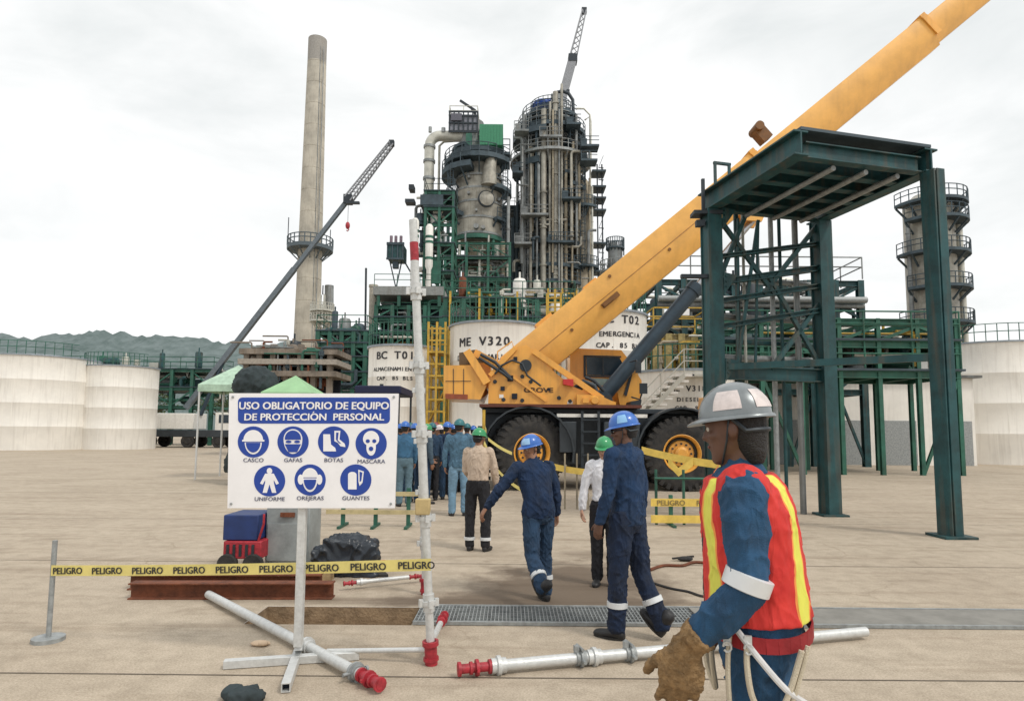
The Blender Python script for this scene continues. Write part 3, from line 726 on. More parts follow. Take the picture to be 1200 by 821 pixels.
# ---- walking workers
add_wrinkle(mat('navy_work_shirt', (.009, .036, .098), .85, var=.22, scale=7, bump=.25, bscale=220)); add_wrinkle(mat('dark_navy_work_trousers', (.006, .018, .052), .85, var=.25, scale=7, bump=.25, bscale=220))
person('worker in navy coverall and blue helmet with dark glasses, striding left beside the silver-helmeted worker', gp(737, 747), 50, 1.72, dict(
    vox=.009, skin=M_skind, helmet=M_hblue, sticker=((178, 40),), stickm=mat('blue_sticker', (.25, .5, .8), .4), top=mat('navy_work_shirt', (.009, .036, .098), .85, var=.22, scale=7, bump=.25, bscale=220), bottom=mat('dark_navy_work_trousers', (.006, .018, .052), .85, var=.25, scale=7, bump=.25, bscale=220), lean=3, hyaw=28, hpitch=10, glasses=True, wide=1.0,
    armL=((-.16, .06, -1), (-.04, .30, -1)), armR=((.14, -.12, -1), (.05, .1, -1)), legL=((0, .10, -1), (0, .02, -1), 0), legR=((.02, -.13, -1), (.04, -.42, -.9), -38), bandpos=.55, folds=.013, seed=9))
person('stooping worker in navy coverall and blue helmet walking away with left arm held out', gp(631, 705), 26, 1.55, dict(
    vox=.009, skin=M_skin, helmet=M_hblue, sticker=((120, 60),), stickm=mat('pale_blue_sticker', (.35, .6, .9), .4), top=M_navy, bottom=M_navy2, lean=16, hyaw=92, hpitch=12, wide=1.12, belly=.02,
    armL=((-.62, -.02, -.72), (-.55, .15, -.75)), armR=((.26, -.12, -1), (.10, .12, -1)), legL=((-.04, -.12, -1), (-.08, -.72, -.6), -52), legR=((.02, .14, -1), (0, -.1, -1), 0), bandpos=.62, folds=.013, seed=3))
person('person in white long-sleeved shirt, black trousers and green helmet, half hidden behind the striding worker', gp(709, 686), 172, 1.515, dict(
    vox=.009, skin=M_skinl, helmet=M_hgreen, top=M_wshirt, bottom=M_blkcl, tucked=True, lean=2, hyaw=-14, hpitch=14, bands=False,
    armL=((-.14, .02, -1), (-.05, .15, -1)), armR=((.26, .0, -1), (.12, .06, -1)), legL=((0, .08, -1), (0, -.1, -1), 0), legR=((0, -.06, -1), (0, -.1, -1), 0), folds=.009, seed=5, wide=.95))
person('worker in beige shirt, black trousers and green helmet, seen from behind', gp(559, 645), -14, 1.60, dict(
    vox=.010, skin=M_skin, helmet=M_hgreen, top=M_beige, bottom=M_blkcl, tucked=True, sleeve=1.0, lean=4, hyaw=-20, hpitch=8, wide=1.0, belly=.02, bandpos=.78,
    armL=((-.10, .05, -1), (.25, .8, -.6)), armR=((.22, .05, -1), (.05, .35, -1)), legL=((-.05, .0, -1), (0, -.02, -1), 0), legR=((.07, .03, -1), (.02, -.06, -1), 0), folds=.010, seed=6))
person('worker in faded denim shirt and jeans with teal helmet, back turned, beside the beige shirt', gp(537, 604), 8, 1.78, dict(
    vox=.011, far=True, helmet=mat('teal_helmet', (.03, .17, .19), .4), top=M_denl, bottom=mat('light_jeans', (.19, .33, .46), .9, var=.2), lean=2, hyaw=-25, wide=1.12, bands=False, folds=.010, seed=7,
    armL=((-.2, 0, -1), (.0, .1, -1)), armR=((.2, .1, -1), (.05, .5, -.8)), legL=((-.05, .0, -1), (0, -.02, -1), 0), legR=((.05, .03, -1), (0, -.05, -1), 0)))
GX = [(468, 582, 20, 1.72, 0), (479, 575, -40, 1.76, 1), (493, 577, 15, 1.70, 2), (516, 572, -10, 1.74, 0), (534, 576, 30, 1.72, 3), (546, 577, -25, 1.75, 1), (554, 574, 10, 1.7, 0)]
GL = ['worker far back, leftmost of the distant group beside the sign', 'worker far back between the sign and the scaffold tube', 'worker far back just left of the scaffold tube', 'worker far back in the middle of the distant group, head showing', 'worker far back just behind the denim-shirted worker', 'worker far back right of the denim-shirted worker', 'worker far back, rightmost of the distant group next to the crane wheel']
grp = 'workers gathered in the background beside the crane'
GD = [
 ('worker in mid-blue shirt behind the right edge of the safety sign', 473, 593, 15, 1.75, mat('mid_blue_shirt', (.05, .15, .27), .9, var=.2), mat('grey_blue_trousers', (.12, .2, .25), .9), M_hblue),
 ('worker in dark blue beside the sign, next to the standing scaffold tube', 484, 588, -20, 1.72, M_navy, M_navy2, M_hblue),
 ('worker in dark clothes just right of the standing scaffold tube', 505, 586, 10, 1.74, M_navy2, M_blkcl, mat('dark_teal_helmet', (.02, .14, .17), .4)),
 ('worker in dark clothes with a pale pink helmet in the distant group', 514, 580, 40, 1.70, M_blkcl, M_navy2, M_hwhite),
 ('worker in navy with blue helmet left of the denim-shirted worker', 523, 585, -5, 1.76, M_navy, M_navy2, M_hblue),
 ('worker in grey-blue shirt and green helmet glimpsed between the tube and the dark group', 498, 590, -60, 1.70, mat('slate_shirt', (.07, .11, .15), .9), M_navy2, M_hgreen),
 ('worker in black jacket at the back, just left of the denim-shirted worker', 529, 579, 25, 1.72, M_blkcl, M_blkcl, M_hblue),
 ('worker with a red-brown helmet in the middle of the distant group', 509, 574, -30, 1.78, mat('brown_jacket', (.08, .07, .07), .9), M_blkcl, mat('dull_red_helmet', (.32, .06, .06), .4)),
]
for i, (lb, px, py, a, h, t_, b_, hl) in enumerate(GD):
    person(lb, gp(px, py), a, h, dict(vox=.014, far=True, helmet=hl, top=t_, bottom=b_, bands=False, lean=2, hyaw=(-20, 30, 0, 40, -35, 10, 25, -15)[i], folds=.009, seed=10 + i, group=grp, tucked=True,
        armL=((-.2, .1, -1), (.1, .6, -.6)) if i % 2 else ((-.15, 0, -1), (0, .1, -1)), armR=((.15, 0, -1), (0, .15, -1))))

for i, (px, py, a, h, kk) in enumerate(GX):
    t_, b_ = ((M_navy, M_navy2), (mat('mid_blue_shirt', ()), M_navy2), (M_navy2, M_blkcl), (mat('slate_shirt', ()), M_blkcl))[kk]
    person(GL[i], gp(px, py), a, h, dict(vox=.015, far=True, helmet=(M_hblue, mat('dark_teal_helmet', ()), M_hblue, M_hgreen)[i % 4], top=t_, bottom=b_, bands=False, lean=2, hyaw=20 * (i % 3 - 1), folds=.009, seed=30 + i, group=grp, tucked=True,
        armL=((-.2, .1, -1), (.1, .5, -.6)) if i % 2 else ((-.12, 0, -1), (0, .1, -1)), armR=((.15, 0, -1), (0, .15, -1))))
# ------------------------------------------------------------------ safety sign on its stand
def sign():
    Y = 4.40; c = W(357, 505, Y); t = thing('safety_sign', 'white and blue mandatory safety equipment sign board on a square tube stand', 'sign', (c.x, Y, 0))
    def P(x, y, k=0.0): p = W(x, y, Y); return V((p.x, Y - k, p.z))
    z3 = .0105
    bd = MB().prism([P(268.5, 460.5), P(467, 461), P(462.5, 595), P(266.5, 595)], (0, .02, 0)).build('board', M_board, t, bevel=.002)
    ux = (P(460, 500) - P(280, 500)).normalized(); uy = V((0.016, 0, 1)).normalized()
    m = 1 / S(Y)
    def poly(pts, mt, name, par, k=.002, th=.0015): return MB().prism([P(x, y, k) for x, y in pts], (0, th, 0)).build(name, mt, par)
    def rrect(x0, y0, x1, y1, r, sk=0):
        o = []
        for (cx, cy, a0) in ((x1 - r, y1 - r, 0), (x0 + r, y1 - r, 90), (x0 + r, y0 + r, 180), (x1 - r, y0 + r, 270)):
            for q in range(5): a = rad(a0 + q * 22.5); o.append((cx + r * math.cos(a), cy + r * math.sin(a)))
        return o
    hd = poly(rrect(279, 465.5, 457, 496, 5), M_blue, 'header_panel', bd)
    def word(s, x, y, h, mt, bold, sx=1.0, k=.004, al='CENTER', par=None, nm='lettering'):
        q = text_mb(s, h * m * 1.42, P(x, y, k), ux, uy, .0008, bold, al, sx); return q
    for q in (word('USO OBLIGATORIO DE EQUIPO', 368, 479.2, 8.4, 0, .0022, 1.03), word('DE PROTECCION  PERSONAL', 368, 492.2, 8.0, 0, .0022, 1.09), MB().prism([P(x, y, .0045) for x, y in ((366.2, 483.6), (367.6, 481.9), (368.8, 482.1), (367.2, 483.9))], (0, .001, 0))): q.build('header_lettering', M_board, bd)
    ib = mat('sign_blue_print', (0.012, 0.055, 0.34), .4, var=.04)
    def disc(cx, cy, r=18.3): return poly([(cx + r * math.cos(rad(a)), cy + r * math.sin(rad(a))) for a in range(0, 360, 9)], ib, 'pictogram_disc', bd)
    def el(cx, cy, rx, ry, a0=0, a1=360, n=18): return [(cx + rx * math.cos(rad(a0 + (a1 - a0) * i / n)), cy + ry * math.sin(rad(a0 + (a1 - a0) * i / n))) for i in range(n + (0 if a1 - a0 == 360 else 1))]
    def sh(d, shapes):
        q = MB()
        for i, (pts, kk) in enumerate(shapes):
            if kk == 0: q.prism([P(x, y, .0035 + i * .00015) for x, y in pts], (0, .0012, 0))
        q.build('symbol', M_board, d)
        q = MB(); any_ = False
        for i, (pts, kk) in enumerate(shapes):
            if kk == 1: q.prism([P(x, y, .0052 + i * .0002) for x, y in pts], (0, .0012, 0)); any_ = True
        if any_: q.build('symbol_detail', ib, d)
    xs = [(297, 517.5), (343.5, 517.5), (391, 517.5), (435, 519.5)]
    d = disc(*xs[0]); x, y = xs[0]                                            # helmet over a face
    sh(d, [(el(x, y - 2, 11.5, 12, 180, 360), 0), ([(x - 13, y - 2.5), (x + 13, y - 2.5), (x + 13, y - .5), (x - 13, y - .5)], 0), (el(x, y + .5, 10, 14, 0, 180), 0), (el(x, y + .8, 8.5, 11.5, 0, 180), 1)])
    d = disc(*xs[1]); x, y = xs[1]                                            # goggles
    sh(d, [(el(x, y - 3, 11, 12, 180, 360), 0), (el(x, y - 3, 11, 17, 0, 180), 0), (el(x, y - 4, 9.4, 9.5, 180, 360), 1), ([(x - 9.5, y + 2.6), (x + 9.5, y + 2.6), (x + 5, y + 12), (x - 5, y + 12)], 1),
           ([(x - 9.4, y - 4), (x + 9.4, y - 4), (x + 9.4, y - 2.6), (x - 9.4, y - 2.6)], 1), (el(x - 5, y - .2, 3.4, 1.6), 1), (el(x + 5, y - .2, 3.4, 1.6), 1)])
    d = disc(*xs[2]); x, y = xs[2]                                            # boots
    sh(d, [([(x - 12, y - 9), (x - 4, y - 9), (x - 3, y + 3), (x + 2, y + 7), (x + 3, y + 11), (x - 12, y + 11)], 0), ([(x + 1, y - 13), (x + 8, y - 13), (x + 7, y - 3), (x + 13, y + 2), (x + 14, y + 6), (x + 8, y + 5), (x + 5, y + 1), (x + 1, y - 1)], 0),
           ([(x + 3.2, y - 11), (x + 6, y - 11), (x + 5, y - 2), (x + 9, y + 2), (x + 6.5, y + 1.5), (x + 3, y - 3)], 1)])
    d = disc(*xs[3]); x, y = xs[3]                                            # breathing mask
    sh(d, [(el(x, y - 5, 9.5, 10, 180, 360), 0), (el(x, y - 5, 9.5, 8, 0, 180), 0), (el(x, y + 5, 5.5, 9, 0, 180), 0), ([(x - 5.5, y - 2), (x + 5.5, y - 2), (x + 5.5, y + 6), (x - 5.5, y + 6)], 0), (el(x - 3.8, y - 3, 2.4, 2.2), 1), (el(x + 3.8, y - 3, 2.4, 2.2), 1),
           (el(x, y + 6, 2.6, 2.6), 1)])
    ys = [(316, 563), (363.5, 562), (417, 562)]
    d = disc(*ys[0]); x, y = ys[0]                                            # work suit
    sh(d, [(el(x, y - 11.5, 3.2, 3.6), 0), ([(x - 5, y - 8.5), (x + 5, y - 8.5), (x + 11, y + 3), (x + 8, y + 4.5), (x + 5, y - 1), (x + 5, y + 2), (x + 8, y + 14), (x + 3, y + 14), (x, y + 4), (x - 3, y + 14), (x - 8, y + 14), (x - 5, y + 2), (x - 5, y - 1), (x - 8, y + 4.5), (x - 11, y + 3)], 0)])
    d = disc(*ys[1]); x, y = ys[1]                                            # ear defenders
    sh(d, [(el(x, y - 3, 9.5, 11, 180, 360), 0), (el(x, y - 2, 9.0, 16, 0, 180), 0), (el(x, y - .5, 7.2, 12, 0, 180), 1), (el(x - 11, y - .5, 3.4, 6), 0), (el(x + 11, y - .5, 3.4, 6), 0)])
    d = disc(*ys[2]); x, y = ys[2]                                            # gloves
    sh(d, [([(x - 9, y - 6), (x + 1, y - 6), (x + 1, y + 11), (x - 9, y + 11)], 0), (el(x - 4, y - 6, 5, 3.5, 180, 360), 0), ([(x + 3, y - 12), (x + 9.5, y - 10), (x + 8, y + 3), (x + 4.5, y + 7), (x + 3.2, y + 2)], 0), ([(x + 4.6, y - 10), (x + 7.8, y - 8.6), (x + 6.6, y + 1), (x + 4.8, y + 2)], 1)])
    cap = [('CASCO', xs[0], 541), ('GAFAS', xs[1], 541), ('BOTAS', xs[2], 541), ('MASCARA', xs[3], 542.5), ('UNIFORME', ys[0], 586.5), ('OREJERAS', ys[1], 585.5), ('GUANTES', ys[2], 585.5)]
    for s, c_, yy in cap: word(s, c_[0], yy, 4.5, 0, .0006, 1.12, .0015).build('caption', mat('caption_ink', (.12, .13, .2), .5), bd)
    # stand
    st = MB(); a, b = W(349.5, 757, Y + .05), W(359, 470, Y + .05)
    st.beam(a, b, .055, .05, up=(0, 1, 0)); st.build('post', M_galv, t, bevel=.004)
    z0 = .03
    l, r = gp(262, 783), gp(421, 772); l.z = r.z = z0
    MB().beam(l, r, .055, .055).build('cross_foot', M_galv, t, bevel=.004)
    a1, b1 = gp(351, 764), gp(334.5, 812); a1.z = b1.z = z0 + .003
    ft = MB(); dd = (b1 - a1).normalized(); sx = dd.cross(V((0, 0, 1)))
    for s_ in (-1, 1):
        ft.beam(a1 + sx * s_ * .0245, b1 + sx * s_ * .0245, .006, .055); ft.beam(a1 + V((0, 0, s_ * .0245)), b1 + V((0, 0, s_ * .0245)), .043, .006)
    ft.build('front_foot', M_galv, t)
    MB().beam(a1 + dd * .2, b1 - dd * .05, .042, .042).build('foot_insert', M_navyd, t)
    MB().beam(W(349.5, 757, Y + .05), (a1.x + .0, a1.y, z0), .05, .05).build('foot_bracket', M_galv, t)
    for px_, py_ in ((273, 465), (461.5, 465), (271, 590), (458, 590)): MB().lathe(P(px_, py_, .003), [(.0, .006), (.008, .005), (.009, 0)], 10, axis=(0, -1, 0)).build('bolt', M_galvd, bd)
sign()

# ------------------------------------------------------------------ scaffold tubes
def fitting(mb, a, b, r):                      # cast spigot with flanges
    a, b = V(a), V(b); d = b - a
    mb.tube(a, b, r * 1.0)
    for t_, rr in ((.08, 1.5), (.45, 1.75), (.62, 1.35), (.95, 1.5)): mb.tube(a + d * (t_ - .04), a + d * (t_ + .04), r * rr)
    x, y = frame(d); mb.beam(a + d * .45 - y * r * 2.1, a + d * .45 + y * r * 2.1, r * .6, r * .6, up=d)
def collar(mb, p, d, r, w=.05):
    d = V(d).normalized(); p = V(p); mb.tube(p - d * w, p + d * w, r * 1.35); mb.tube(p - d * w * .25, p + d * w * .25, r * 1.75)
def clamp(mb, p, d, r):
    d = V(d).normalized(); x, y = frame(d); collar(mb, p, d, r, .035)
    mb.beam(p + x * r * 1.2 - d * .03, p + x * r * 2.3 - d * .03, .04, .03, up=d); mb.tube(p + x * r * 1.8 - y * .05, p + x * r * 1.8 + y * .07, .010); mb.tube(p - y * r * 2.6, p + y * r * 2.4, .012); mb.tube(p + y * r * 2.0, p + y * r * 2.4, .02)
def lying_tube(label, a, b, r, fit=.26, clamps=(), collars=(.02,), group=None, both=False):
    a, b = V(a), V(b); d = b - a; L = d.length; u = d / L
    t = thing('scaffold_tube', label, 'scaffold tube', ((a.x + b.x) / 2, (a.y + b.y) / 2, 0), group)
    MB().tube(a + u * fit, b - (u * fit if both else u * 0), r, n=20).build('tube', M_galv, t)
    q = MB(); fitting(q, a + u * fit, a, r * .82); q.build('end_fitting', M_redpaint, t)
    if both:
        q = MB(); fitting(q, b - u * fit, b, r * .82); q.build('end_fitting', M_redpaint, t)
    for c in collars:
        q = MB(); collar(q, a + u * (fit + c), u, r); q.build('collar', M_galv, t)
    for c in clamps:
        q = MB(); clamp(q, a + u * (fit + c), u, r); q.build('clamp', M_galvd, t)
    return t
zr = .055
a, b = gp(446, 813), gp(244, 703); a.z, b.z = zr, zr
lying_tube('thick grey scaffold tube with red end lying across the lower left foreground', a, b, .036, .24, clamps=(.05,), collars=(.72,))
a, b = gp(536, 794), gp(1015, 748); a.z, b.z = zr, zr
lying_tube('long grey scaffold tube with red end lying in front of the vest worker', a, b, .037, .235, clamps=(.99, 0.62), collars=(.04, .72))
a, b = gp(402, 692), gp(496, 682); a.z = b.z = .07
lying_tube('thin scaffold tube with two red ends lying beside the rusty beams', a, b, .021, .16, both=True)
def standard(label, a, b, r, nodes, red=True):
    a, b = V(a), V(b); d = (b - a).normalized(); L = (b - a).length
    t = thing('scaffold_standard', label, 'scaffold post', (a.x, a.y, 0))
    MB().tube(a + d * .14, b, r, n=20).build('tube', M_galv, t)
    q = MB(); q.tube(a, a + d * .16, r * 1.5, r * 1.5, 16); q.tube(a + d * .13, a + d * .16, r * 1.95, n=16); q.tube(a + d * .03, a + d * .05, r * 1.85, n=16); q.build('base_fitting', M_redpaint, t)
    for h in nodes:
        q = MB(); p = a + d * h; collar(q, p, d, r, .06)
        for k in range(4):
            an = k * math.pi / 2 + .4; q.box(p + V((math.cos(an) * r * 1.9, math.sin(an) * r * 1.9, 0)), (.028, .028, .05), Matrix.Rotation(an, 3, 'Z'))
        q.build('rosette', M_galv, t)
    return t, d
a = gp(505.5, 778); b = W(484, 258, 4.36)
t, d = standard('tall standing scaffold tube with red base, beside the sign', a, b, .029, (.42, 1.0, 1.58, 2.06, 2.58))
q = MB(); p0 = a + d * 2.80; q.tube(p0, p0 + d * .13, .0305, n=20); q.build('red_band', M_redpaint, t)
q = MB(); q.box(a + d * 1.08 + V((-.01, -.02, 0)), (.10, .07, .11)); q.build('coupler_block', mat('ochre_coupler', (.55, .42, .2), .7), t, bevel=.008)
q = MB(); q.tube(a + d * .10, V(gp(383, 771)) + V((0, 0, .05)), .017, n=14); q.build('ledger', M_galv, t)
p2 = W(521, 720, 5.45); p2.z = max(p2.z, .05); q = MB(); q.tube(a + d * .14, p2, .022, n=14); q.build('ledger', M_galv, t)
q = MB(); fitting(q, a.lerp(p2, .66) + V((0, 0, .05)), p2, .024); q.build('ledger_end', M_redpaint, t)
t2, _ = standard('shorter scaffold tube standing directly behind the tall one', gp(498, 696), W(489, 405, 6.2), .026, (.5, 1.0, 1.5, 2.0))

# ------------------------------------------------------------------ tapes
def ribbon(pts, h, th=.0016, lean=0.0):
    mb = MB(); pts = [V(p) for p in pts]
    for p, q_ in zip(pts, pts[1:]):
        up = V((0, lean, 1)).normalized() * h / 2; nn = (q_ - p).cross(up).normalized() * th
        mb.prism([p - up, q_ - up, q_ + up, p + up], nn)
    return mb
def sag(a, b, s, n=14): return [V(a).lerp(V(b), i / n) - V((0, 0, s * 4 * (i / n) * (1 - i / n))) for i in range(n + 1)]
pr = W(505, 661, 4.32); pl = W(60, 668, 4.9)
def danger_tape(label, a, b, h, words, sg=.02, base=M_tape, start=0.0):
    t = thing('barricade_tape', label, 'barricade tape', (V(a) + V(b)) / 2)
    pts = sag(a, b, sg, 24); ribbon(pts, h).build('tape', base, t)
    L = (V(b) - V(a)).length; u = (V(b) - V(a)).normalized(); ms = []; up = (V((0, 0, 1)) - u * u.z).normalized(); nrm = u.cross(up)
    if nrm.y > 0: nrm = -nrm
    i = start
    while i < L - .1:
        f = i / L; c = V(a).lerp(V(b), f) - V((0, 0, sg * 4 * f * (1 - f)))
        text_mb('PELIGRO', h * .86, c - up * h * .31 + nrm * .0045, u, up, .0006, h * .022, 'CENTER', 1.0).build('lettering', M_blkink, t); i += words
    return t
danger_tape('yellow danger tape with black lettering low behind the sign stand', pl, pr, .078, .345, .012, start=.15)
st_ = thing('tape_stake', 'thin grey stake holding the left end of the low danger tape', 'stake', (pl.x, pl.y, 0))
MB().tube((pl.x, pl.y + .02, 0), (pl.x, pl.y + .02, pl.z + .22), .018).build('rod', M_galvd, st_); MB().tube((pl.x, pl.y + .02, 0), (pl.x, pl.y + .02, .03), .11, n=18).build('base', M_galvd, st_)
# ------------------------------------------------------------------ clutter behind the sign
def rusty_beams():
    for i, (lb, dx, yy, zz) in enumerate((('rusty steel beam lying nearest the trench, lower one of the pair', 0, 6.2, .075), ('rusty steel beam lying behind and above the nearer one', -.12, 6.55, .075))):
        x1 = W(391, 690, yy).x + dx; q = MB(); q.ibeam((x1 - 1.9, yy - .06, zz + .0), (x1, yy, zz), .13, .15, .014)
        tag(q.build('steel_beam', M_rust, bevel=.002), lb, 'steel beam', 'rusty beams behind the sign')
    q = MB(); x1 = W(388, 690, 6.9).x; q.span(x1 - 1.8, x1, 6.85, 7.0, 0, .10); tag(q.build('timber_baulk', M_wood), 'long timber baulk lying behind the rusty beams', 'timber')
rusty_beams()
def heap():
    Y = 7.25; c = W(408, 640, Y); mb = MB(); r2 = random.Random(3)
    mb.box((c.x + .02, Y, .19), (.52, .42, .37), Matrix.Rotation(.12, 3, 'Y')); mb.box((c.x - .20, Y - .03, .15), (.28, .36, .30), Matrix.Rotation(-.25, 3, 'Y')); mb.box((c.x + .20, Y - .05, .17), (.26, .34, .34), Matrix.Rotation(.2, 3, 'Z')); mb.ball((c.x + .06, Y, .36), (.20, .16, .07)); mb.ball((c.x - .30, Y, .08), (.10, .12, .08))
    me = remesh(mb, .012, 14, .035, 5.0, 5)
    ob = meshobj('plastic_sack', me, M_bag, None); tag(ob, 'bulging black plastic sacks heaped behind the danger tape', 'sack')
    me.transform(Matrix.Translation((-c.x, -Y, 0))); ob.location = (c.x, Y, 0)
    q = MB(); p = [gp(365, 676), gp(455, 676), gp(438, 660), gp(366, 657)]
    q.prism([v + V((0, 0, .03)) for v in p], (0, 0, -.026)); tag(q.build('shadow_sheet', M_black), 'flat black sheet standing in for the shadow on the ground in front of the black sacks', 'sheet')  # thin black slab stands in for the shadow at the foot of the sacks
    q = MB(); g_ = gp(449, 662); q.ball(g_ + V((0, 0, .03)), (.07, .05, .035)); q.ball(g_ + V((.05, .02, .03)), (.05, .03, .03)); tag(q.build('red_rag', M_redpaint), 'small crumpled red rag beside the black sacks', 'rag')
heap()
def cabinet():
    Y = 7.4; a = W(313, 590, Y); b = W(361, 660, Y); t = thing('tool_cabinet', 'pale grey metal cabinet standing behind the sign post', 'cabinet', ((a.x + b.x) / 2, Y, 0))
    MB().span(a.x, b.x, Y, Y + .45, .06, a.z).build('body', mat('cabinet_grey', (.34, .37, .37), .5, .1, streak=.2), t, bevel=.008)
    MB().span(a.x + .02, b.x - .02, Y - .014, Y - .002, .10, a.z - .22).build('door', mat('cabinet_grey', ()), t, bevel=.004)
    MB().box(((a.x + b.x) / 2, Y - .02, a.z - .12), (.16, .03, .05)).build('latch', M_rust, t)
    q = MB()
    for x in (a.x + .04, b.x - .04): q.span(x - .02, x + .02, Y + .02, Y + .4, 0, .06)
    q.build('feet', M_dark, t)
cabinet()
def welder():
    Y = 7.2; a = W(262, 603, Y); b = W(306, 660, Y); t = thing('welding_machine', 'red and blue wheeled machine behind the left end of the sign', 'welding machine', ((a.x + b.x) / 2, Y, 0))
    MB().span(a.x, b.x - .05, Y, Y + .5, .36, a.z).build('housing', mat('machine_blue', (.015, .04, .16), .5), t, bevel=.012)
    MB().span(a.x + .02, b.x, Y - .02, Y + .5, .16, .355).build('engine_cover', M_redpaint, t, bevel=.012)
    q = MB()
    for k in range(5): q.span(a.x + .06 + .07 * k, a.x + .09 + .07 * k, Y - .03, Y - .021, .19, .32)
    q.build('grille', M_dark, t)
    for x in (a.x + .08, b.x - .08):
        w_ = MB().lathe((x, Y - .02, .11), [(.0, -.03), (.04, -.03), (.05, -.02), (.10, -.03), (.11, -.02), (.11, .03), (.10, .04), (.0, .04)], 20, axis=(0, -1, 0)).build('wheel', M_black, t)
    MB().path([(b.x - .04, Y, .36), (b.x + .03, Y - .05, .55), (b.x + .03, Y - .05, .66)], .013, 8).build('handle', M_redpaint, t)
welder()
def barrier(label, x0, x1, Y, z1, z2, m1, m2, hb=.12, posts=3, name='barrier'):
    a, b = W(x0, 505, Y), W(x1, 505, Y); t = thing(name, label, 'barrier', ((a.x + b.x) / 2, Y, 0))
    for z in (z1, z2): MB().span(a.x, b.x, Y, Y + .03, z - hb / 2, z + hb / 2).build('rail', m1, t)
    for k in range(posts):
        x = a.x + (b.x - a.x) * (k + .5) / posts
        MB().span(x - .03, x + .03, Y + .032, Y + .09, 0.04, z2 + hb / 2 + .06).build('post', m2, t); MB().beam((x, Y - .22, .02), (x, Y + .35, .02), .05, .04).build('foot', m2, t)
    return t
barrier('low yellowish timber barrier between the sign and the standing scaffold tube', 385, 499, 10.6, .25, .55, mat('pale_timber', (.55, .46, .25), .8), M_green, .07)
bb = barrier('yellow barrier boards on green posts below the rear crane wheel', 762, 905, 11.0, .12, .40, M_tapeg, M_green, .13)
for px_ in (768, 800): MB().tube((W(px_, 505, 11.2).x, 11.2, 0), (W(px_, 505, 11.2).x, 11.2, .95), .025).build('post', M_green, bb)
MB().tube((W(766, 505, 11.2).x, 11.16, .80), (W(850, 505, 11.2).x, 11.16, .80), .02).build('rail', M_green, bb)
for k in range(3): p_ = W(785 + 46 * k, 505, 11); text_mb('PELIGRO', .125, (p_.x, 10.993, .355), (1, 0, 0), (0, 0, 1), .001, .003).build('lettering', mat('faded_ink', (.30, .22, .08), .7), bb)
danger = thing('barricade_tape', 'golden danger tape stretched past the rear crane wheel to the green post', 'barricade tape', W(800, 537, 12)); ribbon(sag(W(752, 527, 12.4), W(848, 545, 11.7), .03, 12), .14).build('tape', M_tapeg, danger)
ribbon([W(783, 540, 11.95), W(795, 553, 11.9), W(812, 541, 11.9)], .16).build('tape_fold', M_tapeg, danger)
tt = thing('barrier_tape', 'yellow tape hanging from a loop down across the front crane wheel', 'barricade tape', W(568, 500, 14))
ribbon([W(565, 492, 14.2), W(570, 505, 14), W(566, 515, 14), W(572, 528, 14)], .10).build('knot', M_tape, tt)
ribbon(sag(W(572, 514, 14), W(600, 531, 14), .03, 6), .07).build('tape', M_tape, tt); ribbon(sag(W(570, 534, 14), W(610, 573, 13.6), .08, 8), .075).build('tape', M_tape, tt)
MB().tube(W(567, 480, 14.1), V((W(567, 500, 14.1).x, 14.1, 0)), .035).build('stake', M_yrail, tt)
tt = thing('barrier_tape', 'yellow tape strip running level under the crane between its wheels', 'barricade tape', W(665, 552, 13))
ribbon(sag(W(636, 543, 13.6), W(704, 554, 13), .04, 8), .13).build('tape', M_tapeg, tt)
for px_ in (662, 676, 689): MB().tube(W(px_, 531, 13.3), V((W(px_, 531, 13.3).x, 13.3, 0)), .018).build('stake', M_tan, tt)
# cables and small litter on the ground
def cable(label, pts, r, m):
    ps = []
    P_ = [gp(*p) + V((0, 0, r)) for p in pts]
    for i in range(len(P_) - 1):
        p0, p1, p2, p3 = P_[max(i - 1, 0)], P_[i], P_[i + 1], P_[min(i + 2, len(P_) - 1)]
        for k in range(6):
            t = k / 6; ps.append(.5 * ((2 * p1) + (p2 - p0) * t + (2 * p0 - 5 * p1 + 4 * p2 - p3) * t * t + (3 * p1 - p0 - 3 * p2 + p3) * t ** 3))
    ps.append(P_[-1]); tag(MB().path(ps, r, 6).build('cable', m), label, 'cable')
cable('thin dark cable trailing on the ground behind the striding worker', [(766, 684), (785, 690), (806, 694), (830, 700), (862, 690)], .012, M_black)
cable('rusty brown hose lying on the ground in front of the yellow barrier', [(762, 669), (778, 664), (800, 664), (815, 660), (848, 662), (880, 655)], .018, M_rust)
q = MB(); g_ = gp(803, 657); q.ball(g_ + V((0, 0, .03)), (.10, .06, .03)); q.beam(g_ + V((-.16, 0, .03)), g_ + V((.12, .05, .05)), .03, .02); tag(q.build('rag', M_black), 'dark rag lying at the end of the brown hose', 'rag')
q = MB(); q.ball(gp(305, 756) + V((0, 0, .018)), (.075, .04, .02)); q.ball(gp(308, 757) + V((0, 0, .024)), (.04, .03, .02)); tag(q.build('stone', mat('pale_stone', (.62, .47, .33), .9)), 'pale flat stone on the ground between the sign foot and trench', 'stone')
q = MB(); g0 = gp(284, 822); q.box((0, 0, .035), (.16, .12, .07), Matrix.Rotation(.4, 3, 'Z')); q.ball((.07, .02, .03), (.06, .05, .035)); q.ball((-.08, .03, .04), (.06, .07, .05)); cbm = remesh(q, .008, 5, .012, 9, 8); cbo = meshobj('cloth_bundle', cbm, M_darktarp, None); cbo.location = g0; tag(cbo, 'small dark bundle at the bottom left edge of the picture', 'bundle')
